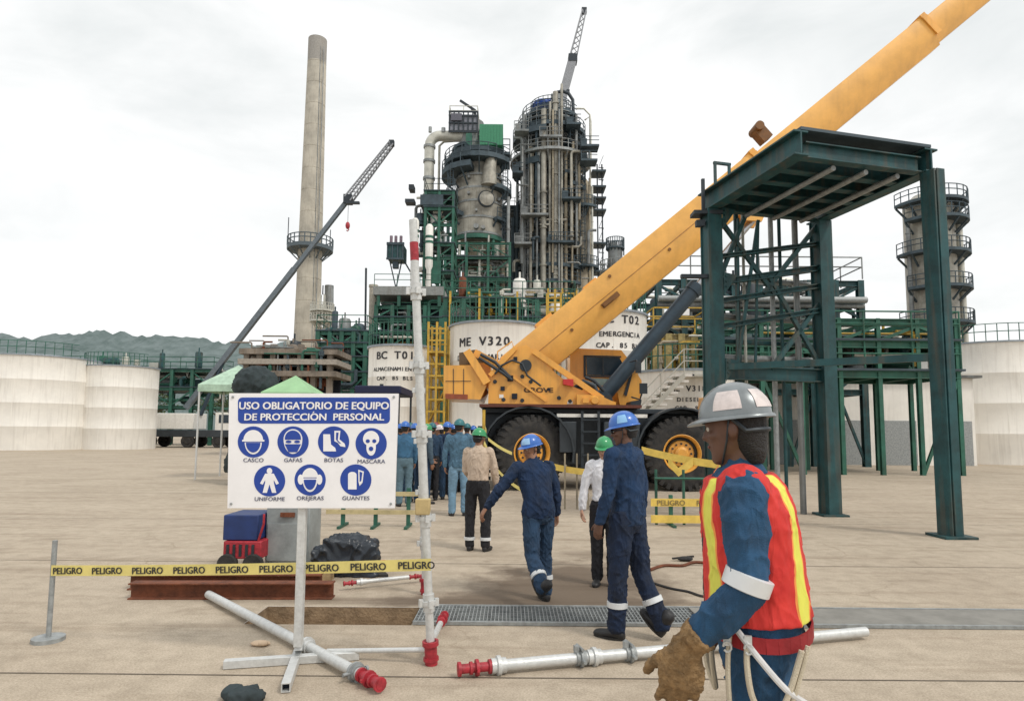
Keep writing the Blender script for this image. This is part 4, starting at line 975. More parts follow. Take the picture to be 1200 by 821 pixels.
# ------------------------------------------------------------------ yellow mobile crane
def wheel(parent_name, c, r, w, yaw, parent, steer=0):
    # axis along -Y turned by yaw
    ax = V((math.sin(yaw), -math.cos(yaw), 0)); wb = MB(); h = w / 2
    prof = [(r * .50, -h * .9), (r * .62, -h), (r * .86, -h), (r * .955, -h * .86), (r * .97, -h * .5), (r * .97, h * .5), (r * .955, h * .86), (r * .86, h), (r * .62, h), (r * .50, h * .9)]
    wb.lathe(c, prof, 44, axis=ax)
    wh = wb.build('wheel', M_black, parent)
    q = MB(); t = V((0, 0, 1)); sx = ax.cross(t).normalized(); n = 30
    for i in range(n):
        for s_ in (-1, 1):
            a = 2 * math.pi * (i + (.5 if s_ > 0 else 0)) / n; rd = sx * math.cos(a) + t * math.sin(a); tg = ax.cross(rd)
            R = Matrix((tg, ax, rd)).transposed()
            q.box(c + rd * (r * .965) + ax * s_ * h * .52, (r * .105, h * .98, r * .07), R); q.box(c + rd * (r * .90) + ax * s_ * h * .985, (r * .10, h * .07, r * .13), R)
    q.build('tread', M_black, wh)
    q = MB(); q.lathe(c + ax * (h * .55), [(r * .515, h * .40), (r * .50, h * .42), (r * .46, h * .30), (r * .44, 0), (r * .36, -.02), (r * .33, .02), (r * .20, .03), (r * .18, .12), (r * .12, .17), (0, .17)], 32, axis=ax)
    q.build('rim', M_yel, wh)
    q = MB()
    for i in range(12):
        a = 2 * math.pi * i / 12; rd = sx * math.cos(a) + t * math.sin(a); q.tube(c + ax * (h * .55) + rd * r * .265, c + ax * (h * .55 + .06) + rd * r * .265, .028, n=8)
    q.lathe(c + ax * (h * .55 + .0), [(r * .44, .004), (r * .40, .05), (r * .36, .004)], 24, axis=ax)
    q.build('wheel_nuts', M_dark, wh)
def crane():
    Y = 17.6; g = W(700, 505, Y); t = thing('mobile_crane', 'big yellow rough-terrain crane with its long boom raised to the right', 'crane', (g.x, Y + 1.4, 0))
    r = 1.03
    def wc(px, py, dy): p = W(px, py, Y); return V((p.x, Y + dy, r - .01))
    wheel('', wc(619, 527, .10), r, .74, rad(17), t); wheel('', wc(797, 529, .12), r, .74, 0, t); wheel('', wc(622, 527, 2.9), r, .74, rad(17), t); wheel('', wc(797, 529, 2.9), r, .74, 0, t)
    z = lambda py: W(700, py, Y).z
    x = lambda px: W(px, 500, Y).x
    # carrier
    q = MB(); q.span(x(566), x(862), Y + .75, Y + 2.3, z(520), z(484)); q.span(x(564), x(880), Y + .35, Y + 2.7, z(484), z(478)); q.span(x(655), x(760), Y + .35, Y + .74, z(545), z(486)); q.span(x(672), x(742), Y + .80, Y + 2.3, z(556), z(520.5))
    q.build('chassis', M_carrier, t, bevel=.02)
    q = MB(); q.span(x(566), x(862), Y + 1.1, Y + 1.9, z(545), z(520)); q.lathe((x(619), Y + .5, r), [(.22, 0), (.22, 2.2)], 16, axis=(0, 1, 0)); q.lathe((x(797), Y + .5, r), [(.22, 0), (.22, 2.2)], 16, axis=(0, 1, 0)); q.build('axles', M_dark, t)
    for cx_, py_ in ((619, 527), (797, 529)):
        for yy in (Y - .28, Y + 2.5):
            q = MB(); c = V((x(cx_), yy, r)); pf = []
            for i in range(15):
                a = rad(-8 + 196 * i / 14); pf.append((a, c))
            for i in range(14):
                a0, a1 = rad(-12 + 204 * i / 14), rad(-12 + 204 * (i + 1) / 14); R0, R1 = 1.22, 1.27
                p = [c + V((math.cos(a) * R, 0, math.sin(a) * R)) for a, R in ((a0, R0), (a1, R0), (a1, R1), (a0, R1))]
                q.prism(p, (0, .82, 0))
            q.build('fender', M_carrier, t)
    q = MB(); q.span(x(562), x(750), Y - .28, Y + 2.9, z(478), z(474.5)); q.build('deck_plate', mat('dark_red_deck', (.13, .035, .02), .6), t)
    q = MB(); q.span(x(652), x(757), Y - .2, Y - .15, z(489), z(485)); q.build('side_stripe', M_white2, t)
    for px0, px1 in ((556, 572), (866, 882)):          # outrigger boxes
        q = MB(); q.span(x(px0), x(px1), Y - .25, Y + 3.1, z(540), z(512)); q.build('outrigger', M_carrier, t, bevel=.02)
        for yy in (Y - .15, Y + 2.9):
            q = MB(); q.tube((x(px0 + 8), yy, .35), (x(px0 + 8), yy, z(500)), .09); q.tube((x(px0 + 8), yy, .28), (x(px0 + 8), yy, .36), .28, n=20); q.build('jack', M_dark, t)
    # access ladder
    q = MB()
    for px_ in (681, 700): q.span(x(px_) - .035, x(px_) + .035, Y - .30, Y - .24, z(548), z(482))
    for k in range(5): q.span(x(681), x(700), Y - .34, Y - .20, z(546 - 13.5 * k) - .02, z(546 - 13.5 * k) + .02)
    q.build('ladder', M_dark, t)
    q = MB(); q.span(x(706), x(748), Y - .25, Y + .34, z(540), z(494)); q.build('fuel_tank', M_carrier, t, bevel=.04)
    q = MB(); q.span(x(655), x(675), Y - .2, Y + .34, z(530), z(494)); q.build('tool_box', M_carrier, t, bevel=.02)
    # superstructure
    q = MB(); q.pxprism([(520, 428), (554, 427.5), (565, 440), (570, 452), (563, 468), (520, 466)], Y + .1, Y + 2.6); q.build('counterweight', M_yel, t, bevel=.05)
    q = MB(); q.pxprism([(522, 461), (548, 462), (548, 468), (522, 467)], Y + .06, Y + .097); q.build('warning_strip', mat('rust_red_strip', (.35, .09, .04), .7), t)
    P1 = [(572, 472.5), (573, 440), (583, 424), (592, 416), (603, 407), (617, 404), (628, 412), (650, 436), (672, 453), (700, 464), (722, 471), (722, 477), (660, 476), (640, 473.5)]
    sp = MB().pxprism(P1, Y + .22, Y + .40).build('turntable_side', M_yel, t, bevel=.015)
    q = MB(); q.pxprism(P1, Y + 2.25, Y + 2.42); q.build('turntable_side', M_yel, t, bevel=.015)
    q = MB(); q.pxprism([(572, 472), (573, 452), (640, 452), (660, 472)], Y + .42, Y + 2.23); q.build('turntable_base', M_yel, t)
    q = MB(); q.lathe((x(655), Y + 1.35, z(478)), [(1.0, 0), (1.0, .1)], 30); q.build('slew_ring', M_dark, t)
    # ribs and edge flanges on near side plate
    q = MB()
    def bar(x0, y0, x1, y1, w=.09, dy=.17, h=.10): q.beam(W(x0, y0, Y + dy), W(x1, y1, Y + dy), h, w, up=(0, 1, 0))
    bar(625, 411, 706, 467, .09, .17, .16); bar(574, 440, 604, 408, .09, .17, .12); bar(599, 440, 640, 470, .05, .19, .06)
    q.build('stiffener', M_yel, sp)
    q = MB(); q.beam(W(547, 411, Y + .1), W(571, 449, Y + .05), .22, .14, up=(0, 1, 0)); q.beam(W(556, 413, Y + .3), W(592, 432, Y + .3), .2, .2, up=(0, 1, 0)); q.pxprism([(553, 425), (574, 425), (575, 455), (565, 455)], Y + .5, Y + 2.1); q.build('winch_frame', M_yel, t)
    q = MB(); q.pxprism([(538, 413), (547, 412), (548, 427), (538, 427)], Y + .5, Y + 1.2); q.lathe(W(556, 424, Y + .6), [(0, 0), (.36, 0), (.36, .08), (.26, .09), (.26, 1.3), (.36, 1.31), (.36, 1.4), (0, 1.4)], 22, axis=(0, 1, 0)); q.build('winch', mat('winch_brown', (.16, .11, .06), .6, .3), t)
    for pts in ([(561, 419), (575, 428), (588, 436), (600, 445)], [(563, 415), (580, 424), (592, 436), (598, 442)]):
        MB().path([W(a, b, Y + .12) for a, b in pts], .045, 8).build('hose', M_dark, t)
    q = MB()
    for (px_, py_, s_) in ((598, 443, 3.4), (603, 464, 3.2), (589, 455, 2.4), (604, 420, 2.2), (643, 456, 1.4)):
        MB().pxprism([(px_ - s_, py_ - s_), (px_ + s_, py_ - s_), (px_ + s_, py_ + s_), (px_ - s_, py_ + s_)], Y + .165, Y + .215).build('access_hole', M_navyd, sp)
    o = W(631, 459.5, Y + .21); text_mb('GROVE', .19, o, (1, 0, 0), (0, 0, 1), .002, .008, sx=1.35).build('lettering', mat('dark_brown_ink', (.10, .05, .02), .6), sp)
    # boom: three telescoping boxes
    Yb = Y + 1.32; a = W(612, 431, Yb); b = W(900, 194, Yb); d = (b - a).normalized(); up = V((-d.z, 0, d.x)); dep = V((0, 1, 0))
    def sec(s0, s1, h, w, name):
        prof = [(h * .5, -w * .46), (h * .5, w * .46), (h * .40, w * .5), (-h * .15, w * .5), (-h * .5, w * .26), (-h * .5, -w * .26), (-h * .15, -w * .5), (h * .40, -w * .5)]
        p0, p1 = a + d * s0, a + d * s1; q = MB(); k = len(prof)
        A = [p0 + up * u + dep * v for u, v in prof]; B = [p1 + up * u + dep * v for u, v in prof]
        q.add(A + B, [(i, (i + 1) % k, k + (i + 1) % k, k + i) for i in range(k)] + [tuple(range(k)), tuple(range(2 * k - 1, k - 1, -1))])
        return q.build(name, M_yel2, t, bevel=.012)
    L1 = 9.95 * (b - a).length / 9.9
    s1 = (W(888, 203, Yb) - a).dot(d)
    bo = sec(-.35, s1, 1.24, 1.02, 'boom_section')
    sec(s1 - .5, s1 + 7.0, 1.04, .86, 'boom_section'); sec(s1 + 6.6, s1 + 14, .88, .70, 'boom_section')
    q = MB()
    for s_ in (s1 + .02, s1 + 7.02):
        q.add([], [])
        w_ = 1.10 if s_ < s1 + 1 else .94; hh = 1.30 if s_ < s1 + 1 else 1.10
        for (u0, u1, v0, v1) in ((hh * .42, hh * .52, -w_ / 2, w_ / 2), (-hh * .2, hh * .42, -w_ * .52, -w_ * .47), (-hh * .2, hh * .42, w_ * .47, w_ * .52)):
            c = a + d * s_ + up * (u0 + u1) / 2 + dep * (v0 + v1) / 2; q.box(c, (.18, abs(v1 - v0), abs(u1 - u0)), Matrix((d, dep, up)).transposed())
    q.build('collar', M_yel, bo)
    q = MB()                                             # side seam and wear-pad brackets
    for s0_, s1_ in ((.3, s1 - .2),):
        q.beam(a + d * s0_ + up * .03 - dep * .512, a + d * s1_ + up * .03 - dep * .512, .025, .018, up=dep)
    q.build('weld_seam', mat('seam_brown', (.42, .20, .05), .6), bo)
    pc = (W(709, 352, Yb) - a).dot(d)
    q = MB(); q.box(a + d * pc - dep * .545 - up * .14, (.62, .07, .15), Matrix((d, dep, up)).transposed()); q.box(a + d * (pc - .1) - dep * .60 - up * .15, (.36, .06, .09), Matrix((d, dep, up)).transposed()); q.build('bracket', mat('bracket_brown', (.20, .085, .02), .6), bo)
    MB().box(a + d * (pc - .05) + up * .66, (.5, .3, .09), Matrix((d, dep, up)).transposed()).build('rope_guide', M_yel, bo); MB().box(a + d * 1.4 + up * .68, (.6, .5, .12), Matrix((d, dep, up)).transposed()).build('rope_guide', M_yel, bo)
    q = MB(); q.box(a + d * (s1 + .9) + up * .85, (.35, .35, .45), Matrix((d, dep, up)).transposed()); q.tube(a + d * (s1 + .9) + up * 1.1 - dep * .3, a + d * (s1 + .9) + up * 1.1 + dep * .3, .14); q.build('rope_guide', mat('bracket_brown', ()), bo)
    q = MB(); q.tube(W(616, 428, Y + .1), W(616, 428, Y + .1) + V((0, 2.5, 0)), .17, n=20); q.build('pivot_pin', M_dark, t)
    # lift cylinder
    p0, p1, p2 = W(704, 468, Yb), W(816, 336, Yb), W(882, 258, Yb)
    MB().tube(p0, p1, .225, n=24).build('lift_cylinder', M_cyl, t)
    q = MB(); q.tube(p1 - (p1 - p0).normalized() * .22, p1 + (p1 - p0).normalized() * .04, .26, n=24); q.tube(p0 - V((0, .5, 0)), p0 + V((0, .5, 0)), .24, n=18); q.build('cylinder_collar', M_cyl, t)
    MB().tube(p1, p2, .10, n=18).build('cylinder_rod', M_chrome, t)
    for s_ in (-.34, .26):
        q = MB(); q.prism([p2 + V((-.45, s_, -.10)), p2 + V((.15, s_, -.15)), p2 + V((.5, s_, .62)), p2 + V((-.35, s_, .32))], (0, .08, 0)); q.build('cylinder_bracket', M_yel2, bo)
    # cab on the far side
    Yc = Y + 2.45
    q = MB(); q.pxprism([(668, 414), (676, 408), (728, 410), (736, 420), (752, 446), (750, 470), (738, 480), (668, 480)], Yc, Yc + 1.3); cb = q.build('cab', M_yel, t, bevel=.04)
    q = MB(); q.pxprism([(687, 418), (726, 419), (731, 428), (727, 440), (688, 439)], Yc - .03, Yc - .004); q.build('window', M_glass, cb)
    q = MB(); q.pxprism([(706, 419), (708, 419), (708, 440), (706, 440)], Yc - .045, Yc - .031); q.pxprism([(685, 416), (728, 417), (728, 418.6), (685, 417.6)], Yc - .045, Yc - .004); q.pxprism([(684, 416), (686.4, 416), (686.8, 441), (684, 441)], Yc - .045, Yc - .004); q.pxprism([(684, 439.4), (728, 440.4), (728, 442), (684, 441.4)], Yc - .045, Yc - .004); q.build('window_frame', M_dark, cb)
    q = MB(); q.pxprism([(733, 421), (741, 436), (739, 452), (731, 444)], Yc - .03, Yc - .004); q.build('window', M_glass, cb)
    q = MB(); q.pxprism([(693, 443), (722, 444), (720, 452), (694, 451)], Yc - .03, Yc - .004); q.build('lower_window', mat('pale_glass', (.25, .36, .36), .15), cb)
    q = MB(); q.pxprism([(660, 444), (672, 444), (672, 452.5), (660, 450)], Y - .02, Y + .20); q.build('warning_lamp', M_red, t)
    q = MB(); q.beam(W(640, 430, Y + 1.9), W(640, 414, Y + 1.9), .06, .06); 
    for px_ in (650, 657, 664): q.tube(W(px_, 440, Y + 2.3), W(px_, 418, Y + 2.3), .03)
    q.tube(W(648, 419, Y + 2.3), W(668, 418, Y + 2.3), .03); q.build('guard_rail', M_pale, t)
    q = MB(); q.path([W(674, 455, Y + .4), W(684, 447, Y + .35), W(696, 452, Y + .35), W(700, 462, Y + .35)], .08, 10); q.path([W(672, 460, Y + .35), W(684, 453, Y + .3), (W(694, 458, Y + .35)), W(702, 468, Y + .3)], .06, 10); q.path([W(686, 442, Y + .6), W(696, 446, Y + .5), W(708, 458, Y + .5)], .05, 8); q.build('hose_bundle', M_dark, t)
    q = MB(); q.pxprism([(676, 462), (703, 463), (722, 472), (722, 478), (676, 477)], Y + .0, Y + .18); q.pxprism([(683, 466), (690, 466), (690, 472), (683, 472)], Y - .06, Y + .0); q.lathe(W(697, 469, Y - .02), [(0, .06), (.10, .06), (.12, 0), (.14, -.04)], 16, axis=(0, -1, 0)); q.build('valve_block', M_yel, t)
    q = MB(); q.pxprism([(706, 464), (716, 462), (722, 480), (712, 482)], Y + .3, Y + .9); q.build('hinge_block', M_dark, t)
    q = MB(); q.pxprism([(722, 452), (736, 430), (745, 432), (751, 446), (749, 464), (740, 478), (727, 477)], Y + 1.7, Y + 2.4); q.build('cab_front', M_yel, t, bevel=.05); q = MB(); q.pxprism([(731, 462), (739, 436), (741.5, 437), (734.5, 464)], Y + 1.665, Y + 1.695); q.build('front_slit', M_dark, t)
    
    q = MB(); q.box(W(748, 430, Y + .5), (.16, .05, .34)); q.box(W(754, 455, Y + .5), (.22, .06, .3)); q.path([W(738, 424, Y + 1), W(746, 422, Y + .6), W(748, 428, Y + .5)], .02, 6); q.path([W(740, 465, Y + .8), W(750, 468, Y + .6), W(753, 458, Y + .5)], .025, 6); q.build('mirror', M_dark, t)
    q = MB(); q.pxprism([(740, 470), (752, 468), (750, 482), (736, 484)], Y + .5, Y + 1.3); q.build('bumper_bracket', M_dark, t)
    q = MB()
    for px_, y0_, y1_ in ((531, 432, 463), (543, 432, 464)): q.pxprism([(px_, y0_), (px_ + .7, y0_), (px_ + .7, y1_), (px_, y1_)], Y + .085, Y + .097)
    q.pxprism([(522, 446), (552, 446), (552, 446.7), (522, 446.7)], Y + .08, Y + .0845); q.build('panel_seams', M_dark, t)
    for px_, py_ in ((580, 447), (590, 468), (612, 441), (622, 447), (655, 466), (668, 470), (612, 469)):
        MB().lathe(W(px_, py_, Y + .22), [(0, .03), (.05, .03), (.06, 0)], 10, axis=(0, -1, 0)).build('bolt', M_dark, sp)
    q = MB(); q.path([W(580, 438, Y + .1), W(588, 428, Y + .08), W(600, 422, Y + .08), W(612, 426, Y + .1), W(618, 440, Y + .1), W(634, 452, Y + .12)], .028, 8); q.build('hydraulic_line', M_dark, sp)
    q = MB(); q.path([W(583, 424, Y + .3), W(583, 412, Y + .3), W(600, 400, Y + .3), W(602, 408, Y + .3)], .02, 6); q.build('grab_rail', M_yel, t)
    for px_, py_, w_, h_ in ((585, 462, 5, 4), (665, 470, 6, 3)): MB().pxprism([(px_, py_), (px_ + w_, py_), (px_ + w_, py_ + h_), (px_, py_ + h_)], Y + .205, Y + .218).build('plate', M_white2, sp)
    for k in range(5):
        c = a + d * (1.8 + 1.9 * k) - dep * .52 + up * (.42 if k % 2 else -.1); MB().tube(c, c - dep * .03, .05, n=8).build('bolt', mat('bracket_brown', ()), bo)
    # engine hood to the right
    q = MB(); q.pxprism([(840, 478), (842, 462), (880, 462), (884, 478)], Y + .5, Y + 2.4); q.build('engine_hood', M_yel, t, bevel=.04)
crane()
# ------------------------------------------------------------------ refinery generators
def zpx(py, Y, px=600): return W(px, py, Y).z
def xpx(px, Y, py=450): return W(px, py, Y).x
def railing(mb, pts, h=1.1, r=.035, closed=False, step=1.6):
    pts = [V(p) for p in pts]
    if closed: pts = pts + [pts[0]]
    for a, b in zip(pts, pts[1:]):
        for hh in (h, h * .55): mb.tube(a + V((0, 0, hh)), b + V((0, 0, hh)), r, n=5, cap=False)
        n = max(1, int((b - a).length / step))
        for i in range(n): p = a.lerp(b, i / n); mb.tube(p, p + V((0, 0, h)), r, n=5, cap=False)
def ring_platform(parent, c, z, r0, r1, a0, a1, m=None, th=.25, rail=True, hr=1.1, rr=.05):
    th *= .72
    m = m or M_plat; n = max(4, int(abs(a1 - a0) / 14)); A = [rad(a0 + (a1 - a0) * i / n) for i in range(n + 1)]; q = MB()
    for i in range(n):
        p = [V((c.x + math.cos(a) * r, c.y + math.sin(a) * r, z)) for a, r in ((A[i], r0), (A[i + 1], r0), (A[i + 1], r1), (A[i], r1))]
        q.prism(p, (0, 0, -th))
    for i in range(0, n + 1, 2):                       # brackets under the deck
        a = A[i]; d = V((math.cos(a), math.sin(a), 0)); q.beam(V((c.x, c.y, z - th)) + d * (r1 - .15), V((c.x, c.y, z - th - (r1 - r0) * .9)) + d * r0, .14, .16)
    pl = q.build('platform', m, parent)
    if rail:
        q = MB(); railing(q, [V((c.x + math.cos(a) * (r1 - .06), c.y + math.sin(a) * (r1 - .06), z)) for a in A], hr, rr, step=1.2); q.build('railing', M_plat if m is M_plat else m, pl)
    return pl
def cage_ladder(parent, x, y, z0, z1, m, w=.5, cage=True):
    q = MB(); 
    for s_ in (-1, 1): q.beam((x + s_ * w / 2, y, z0), (x + s_ * w / 2, y, z1), .09, .09)
    z = z0
    while z < z1: q.beam((x - w / 2, y, z), (x + w / 2, y, z), .05, .05); z += .45
    if cage:
        z = z0 + 2
        while z < z1: q.path([(x - w / 2, y, z), (x - w * .7, y - .45, z), (x, y - .75, z), (x + w * .7, y - .45, z), (x + w / 2, y, z)], .035, 4); z += 1.1
        for dx, dy in ((-w * .7, -.45), (0, -.75), (w * .7, -.45)): q.beam((x + dx, y + dy, z0 + 2), (x + dx, y + dy, z1), .05, .05)
    return q.build('caged_ladder', m, parent)
def vpipe(parent, x, y, z0, z1, r, m, top=None, n=10, flanges=True):
    q = MB(); pts = [(x, y, z0), (x, y, z1)]
    if top: pts = [(x, y, z0), (x, y, z1 - r * 2.5), (x + top[0] * r * .9, y + top[1] * r * .9, z1 - r * .6), (x + top[0] * r * 3, y + top[1] * r * 3, z1), (x + top[0] * top[2], y + top[1] * top[2], z1)]
    q.path(pts, r, n)
    if flanges:
        k = z0 + rng.uniform(1, 4)
        while k < z1 - 1: q.tube((x, y, k), (x, y, k + r * .5), r * 1.35, n=n); k += rng.uniform(3, 7)
    return q.build('pipe', m, parent)
def frame_thing(name, label, cat, x0, x1, y0, y1, zs, nx, m, deck=(), rails=(), brace=True, col=.3, bm=.28, ny=1, railm=None, group=None, braceprob=.6, base=0.0):
    t = thing(name, label, cat, ((x0 + x1) / 2, y0, 0), group)
    xs = [x0 + (x1 - x0) * i / nx for i in range(nx + 1)]; ys = [y0 + (y1 - y0) * j / ny for j in range(ny + 1)]
    for x in xs:
        for y in ys: MB().ibeam((x, y, base), (x, y, zs[-1] + .02), col, col, col * .14, up=(0, 1, 0)).build('column', m, t)
    for z in zs:
        for y in ys: MB().ibeam((x0 - .1, y - .003, z - bm * .5), (x1 + .1, y - .003, z - bm * .5), bm * .7, bm, bm * .12).build('beam', m, t)
        q = MB()
        for x in xs: q.beam((x, y0 + .02, z - bm * .55), (x, y1 - .02, z - bm * .55), bm * .6, bm * .8)
        q.build('cross_beams', m, t)
    for i in deck:
        z = zs[i]; MB().span(x0 - .2, x1 + .2, y0 - .2, y1 + .2, z + .004, z + .09).build('deck', M_plat, t)
    for i in rails:
        q = MB(); z = zs[i] + .09; railing(q, [(x0 - .1, y0 - .1, z), (x1 + .1, y0 - .1, z), (x1 + .1, y1 + .1, z), (x0 - .1, y1 + .1, z)], 1.1, .035, closed=True); q.build('railing', railm or m, t)
    if brace:
        zz = [base] + list(zs)
        for i in range(nx):
            for k in range(len(zz) - 1):
                if rng.random() < braceprob:
                    q = MB(); a, b = (xs[i], y0 - .02, zz[k]), (xs[i + 1], y0 - .02, zz[k + 1] - bm)
                    if rng.random() < .5: a, b = (xs[i + 1], y0 - .02, zz[k]), (xs[i], y0 - .02, zz[k + 1] - bm)
                    q.beam(a, b, .10, .12); q.build('brace', m, t)
    return t
def random_pipes(t, x0, x1, y0, y1, z0, z1, n, mats, r=(.05, .16), seed=0):
    R = random.Random(seed)
    for i in range(n):
        rr = R.uniform(*r); m = R.choice(mats); y = R.uniform(y0, y1); q = MB()
        if R.random() < .45:
            z = R.uniform(z0, z1); a = R.uniform(x0, x1 - 1); b = R.uniform(a + .8, x1); zz = z + R.uniform(-1.5, 1.5) * (1 if R.random() < .6 else 0); zz = min(max(zz, z0), z1)
            q.path([(a, y, z), (b - rr * 2, y, z), (b, y, z + (rr * 2 if zz > z else -rr * 2) if zz != z else z), (b, y + .01, zz if zz != z else z + .01)], rr, 8)
            k = a + R.uniform(.3, 1)
            while k < b - .4: q.tube((k, y, z), (k + .06, y, z), rr * 1.5, n=8); k += R.uniform(1, 3)
        else:
            x = R.uniform(x0, x1); a = R.uniform(z0, (z0 + z1) / 2); b = R.uniform(a + .8, z1); s_ = R.choice((-1, 1))
            q.path([(x, y, a), (x, y, b - rr * 2), (x + s_ * rr * .6, y, b - rr * .5), (x + s_ * rr * 2, y, b), (x + s_ * R.uniform(.5, 1.6), y, b)], rr, 8)
            if R.random() < .5: zc = R.uniform(a, b - .3); q.tube((x, y, zc), (x, y, zc + .3), rr * 1.9, n=8); q.tube((x, y - rr * 1.5, zc + .15), (x, y - rr * 3.2, zc + .15), .03, n=5); q.lathe((x, y - rr * 3.2, zc + .15), [(.16, -.02), (.16, .02)], 10, axis=(0, -1, 0))
        q.build('pipe', m, t)
def equipment(t, x0, x1, y0, y1, zs, n, mats, seed=0):
    R = random.Random(seed)
    for i in range(n):
        z = R.choice(zs); x = R.uniform(x0 + .5, x1 - .5); y = R.uniform(y0, y1); m = R.choice(mats); r = R.uniform(.22, .5); q = MB(); k = R.random()
        if k < .4:
            h = R.uniform(.8, 1.7); q.lathe((x, y, z + .1), [(r * .8, 0), (r * .8, .25), (r, .3), (r, h), (r * .8, h + r * .35), (r * .3, h + r * .5), (0, h + r * .5)], 14); q.tube((x, y, z + h), (x, y, z + h + r + .3), .06); q.build('drum', m, t)
        elif k < .75:
            L = R.uniform(.8, 1.8); q.lathe((x - L / 2, y, z + .2 + r), [(0, -r * .4), (r * .7, -r * .25), (r, 0), (r, L), (r * .7, L + r * .25), (0, L + r * .4)], 14, axis=(1, 0, 0)); q.box((x - L * .3, y, z + .15), (.12, r, .3)); q.box((x + L * .3, y, z + .15), (.12, r, .3)); q.build('exchanger', m, t)
        else:
            q.box((x, y, z + .5), (R.uniform(.4, .9), .4, R.uniform(.6, 1))); q.box((x, y - .22, z + .6), (.3, .04, .35)); q.build('control_box', m, t)

# ------------------------------------------------------------------ sky-line: hills and chimney
def hills():
    mb = MB(); n = 420; rows = []
    for j, (yy, f) in enumerate(((420, 0), (470, .55), (540, 1.0), (640, .8), (760, 0))):
        row = []
        for i in range(n + 1):
            x = -700 + 1400 * i / n; h = 80 + 12 * noise.noise(V((x * .006, 1.3, 0))) + 6 * noise.noise(V((x * .03, j, 2))) + 3.5 * noise.noise(V((x * .11, j, 7))) + 2.2 * noise.noise(V((x * .33, j, 9)))
            if x > -110: h *= .5
            row.append((x, yy + 20 * noise.noise(V((x * .01, j, 5))), h * f))
        rows.append(row)
    mb.add([p for r_ in rows for p in r_], [(j * (n + 1) + i, j * (n + 1) + i + 1, (j + 1) * (n + 1) + i + 1, (j + 1) * (n + 1) + i) for j in range(4) for i in range(n)], True)
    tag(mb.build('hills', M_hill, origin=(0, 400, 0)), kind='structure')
hills()
def chimney():
    Y = 110; a = W(359, 415, Y); b = W(371.5, 47, Y); ra, rb = 15.2 / S(Y), 10.8 / S(Y)
    H = b.z; k = (ra - rb) / (b.z - a.z); r0 = ra + k * a.z; t = thing('chimney', 'very tall tapering pale concrete chimney with a ring platform', 'chimney', (a.x, Y, 0))
    q = MB(); prof = [(r0, 0)]; z = 0
    while z < H - 5: prof += [(r0 - k * (z + 3.9), z + 3.9), (r0 - k * (z + 3.9) - .04, z + 3.93), (r0 - k * (z + 4) - .04, z + 3.98), (r0 - k * (z + 4), z + 4)]; z += 4.0
    prof += [(rb, H - 1.2), (rb * .97, H), (rb * .8, H), (rb * .8, H - 3)]
    sh_ = q.lathe((a.x, Y, 0), prof, 40).build('shaft', M_conc, t)
    MB().lathe((a.x, Y, 0), [(rb + .05, H - 4.6), (rb + .05, H - .02), (rb * .9, H + .03)], 40).build('soot_band', mat('sooty_concrete', (.36, .34, .31), .9, streak=.2), sh_)
    zp = W(360, 290, Y).z; c = V((a.x, Y, 0)); r = r0 - k * zp
    pl = ring_platform(t, c, zp, r + .02, r + 1.9, 0, 360, mat('chimney_platform', (.10, .13, .15), .6), th=.9, rr=.10, hr=1.6)
    q = MB(); q.beam((a.x - r - 1.7, Y - .8, zp), (a.x - r - 1.7, Y - .8, zp + 5.2), .12, .12); q.beam((a.x + r + 1.7, Y - .8, zp), (a.x + r + 1.7, Y - .8, zp + 3), .12, .12); q.build('lightning_rod', M_dark, t)
    q = MB()
    for s_ in (-.3, .3): q.beam((a.x + r0 * .75 + s_, Y - r0 * .75, 2), (a.x + rb * .8 + s_, Y - rb * .8, H - 2), .12, .12)
    q.build('ladder', M_steel2, t)
    q = MB(); x2 = a.x + r0 + .9; q.tube((x2, Y + 3, 0), (x2 - .6, Y + 3, W(375, 330, Y).z), .9, .8, n=18); q.build('flue_pipe', M_steel2, t)
chimney()
def flare():
    Y = 100; x = xpx(377, Y, 380); t = thing('lattice_mast', 'small lattice mast rising just right of the chimney base', 'mast', (x, Y, 0)); z1 = zpx(345, Y, 377)
    q = MB()
    for s_ in (-.7, .7):
        for u in (-.7, .7): q.beam((x + s_, Y + u, 0), (x + s_ * .4, Y + u * .4, z1), .14, .14)
    z = 0
    while z < z1 - 2:
        f = 1 - .6 * z / z1; g_ = 1 - .6 * (z + 2) / z1
        for u in (-.7, .7): q.beam((x - .7 * f, Y + u * f, z), (x + .7 * g_, Y + u * g_, z + 2), .09, .09); q.beam((x + .7 * f, Y + u * f, z), (x - .7 * g_, Y + u * g_, z + 2), .09, .09)
        z += 2
    q.build('lattice', M_pale, t)
    c = V((x, Y, 0))
    for py in (364, 376): ring_platform(t, c, zpx(py, Y, 377), .3, 1.9, 0, 360, M_pale, th=.3)
    MB().tube((x, Y, z1), (x, Y, z1 + 1.5), .1).build('tip', M_dark, t)
flare()

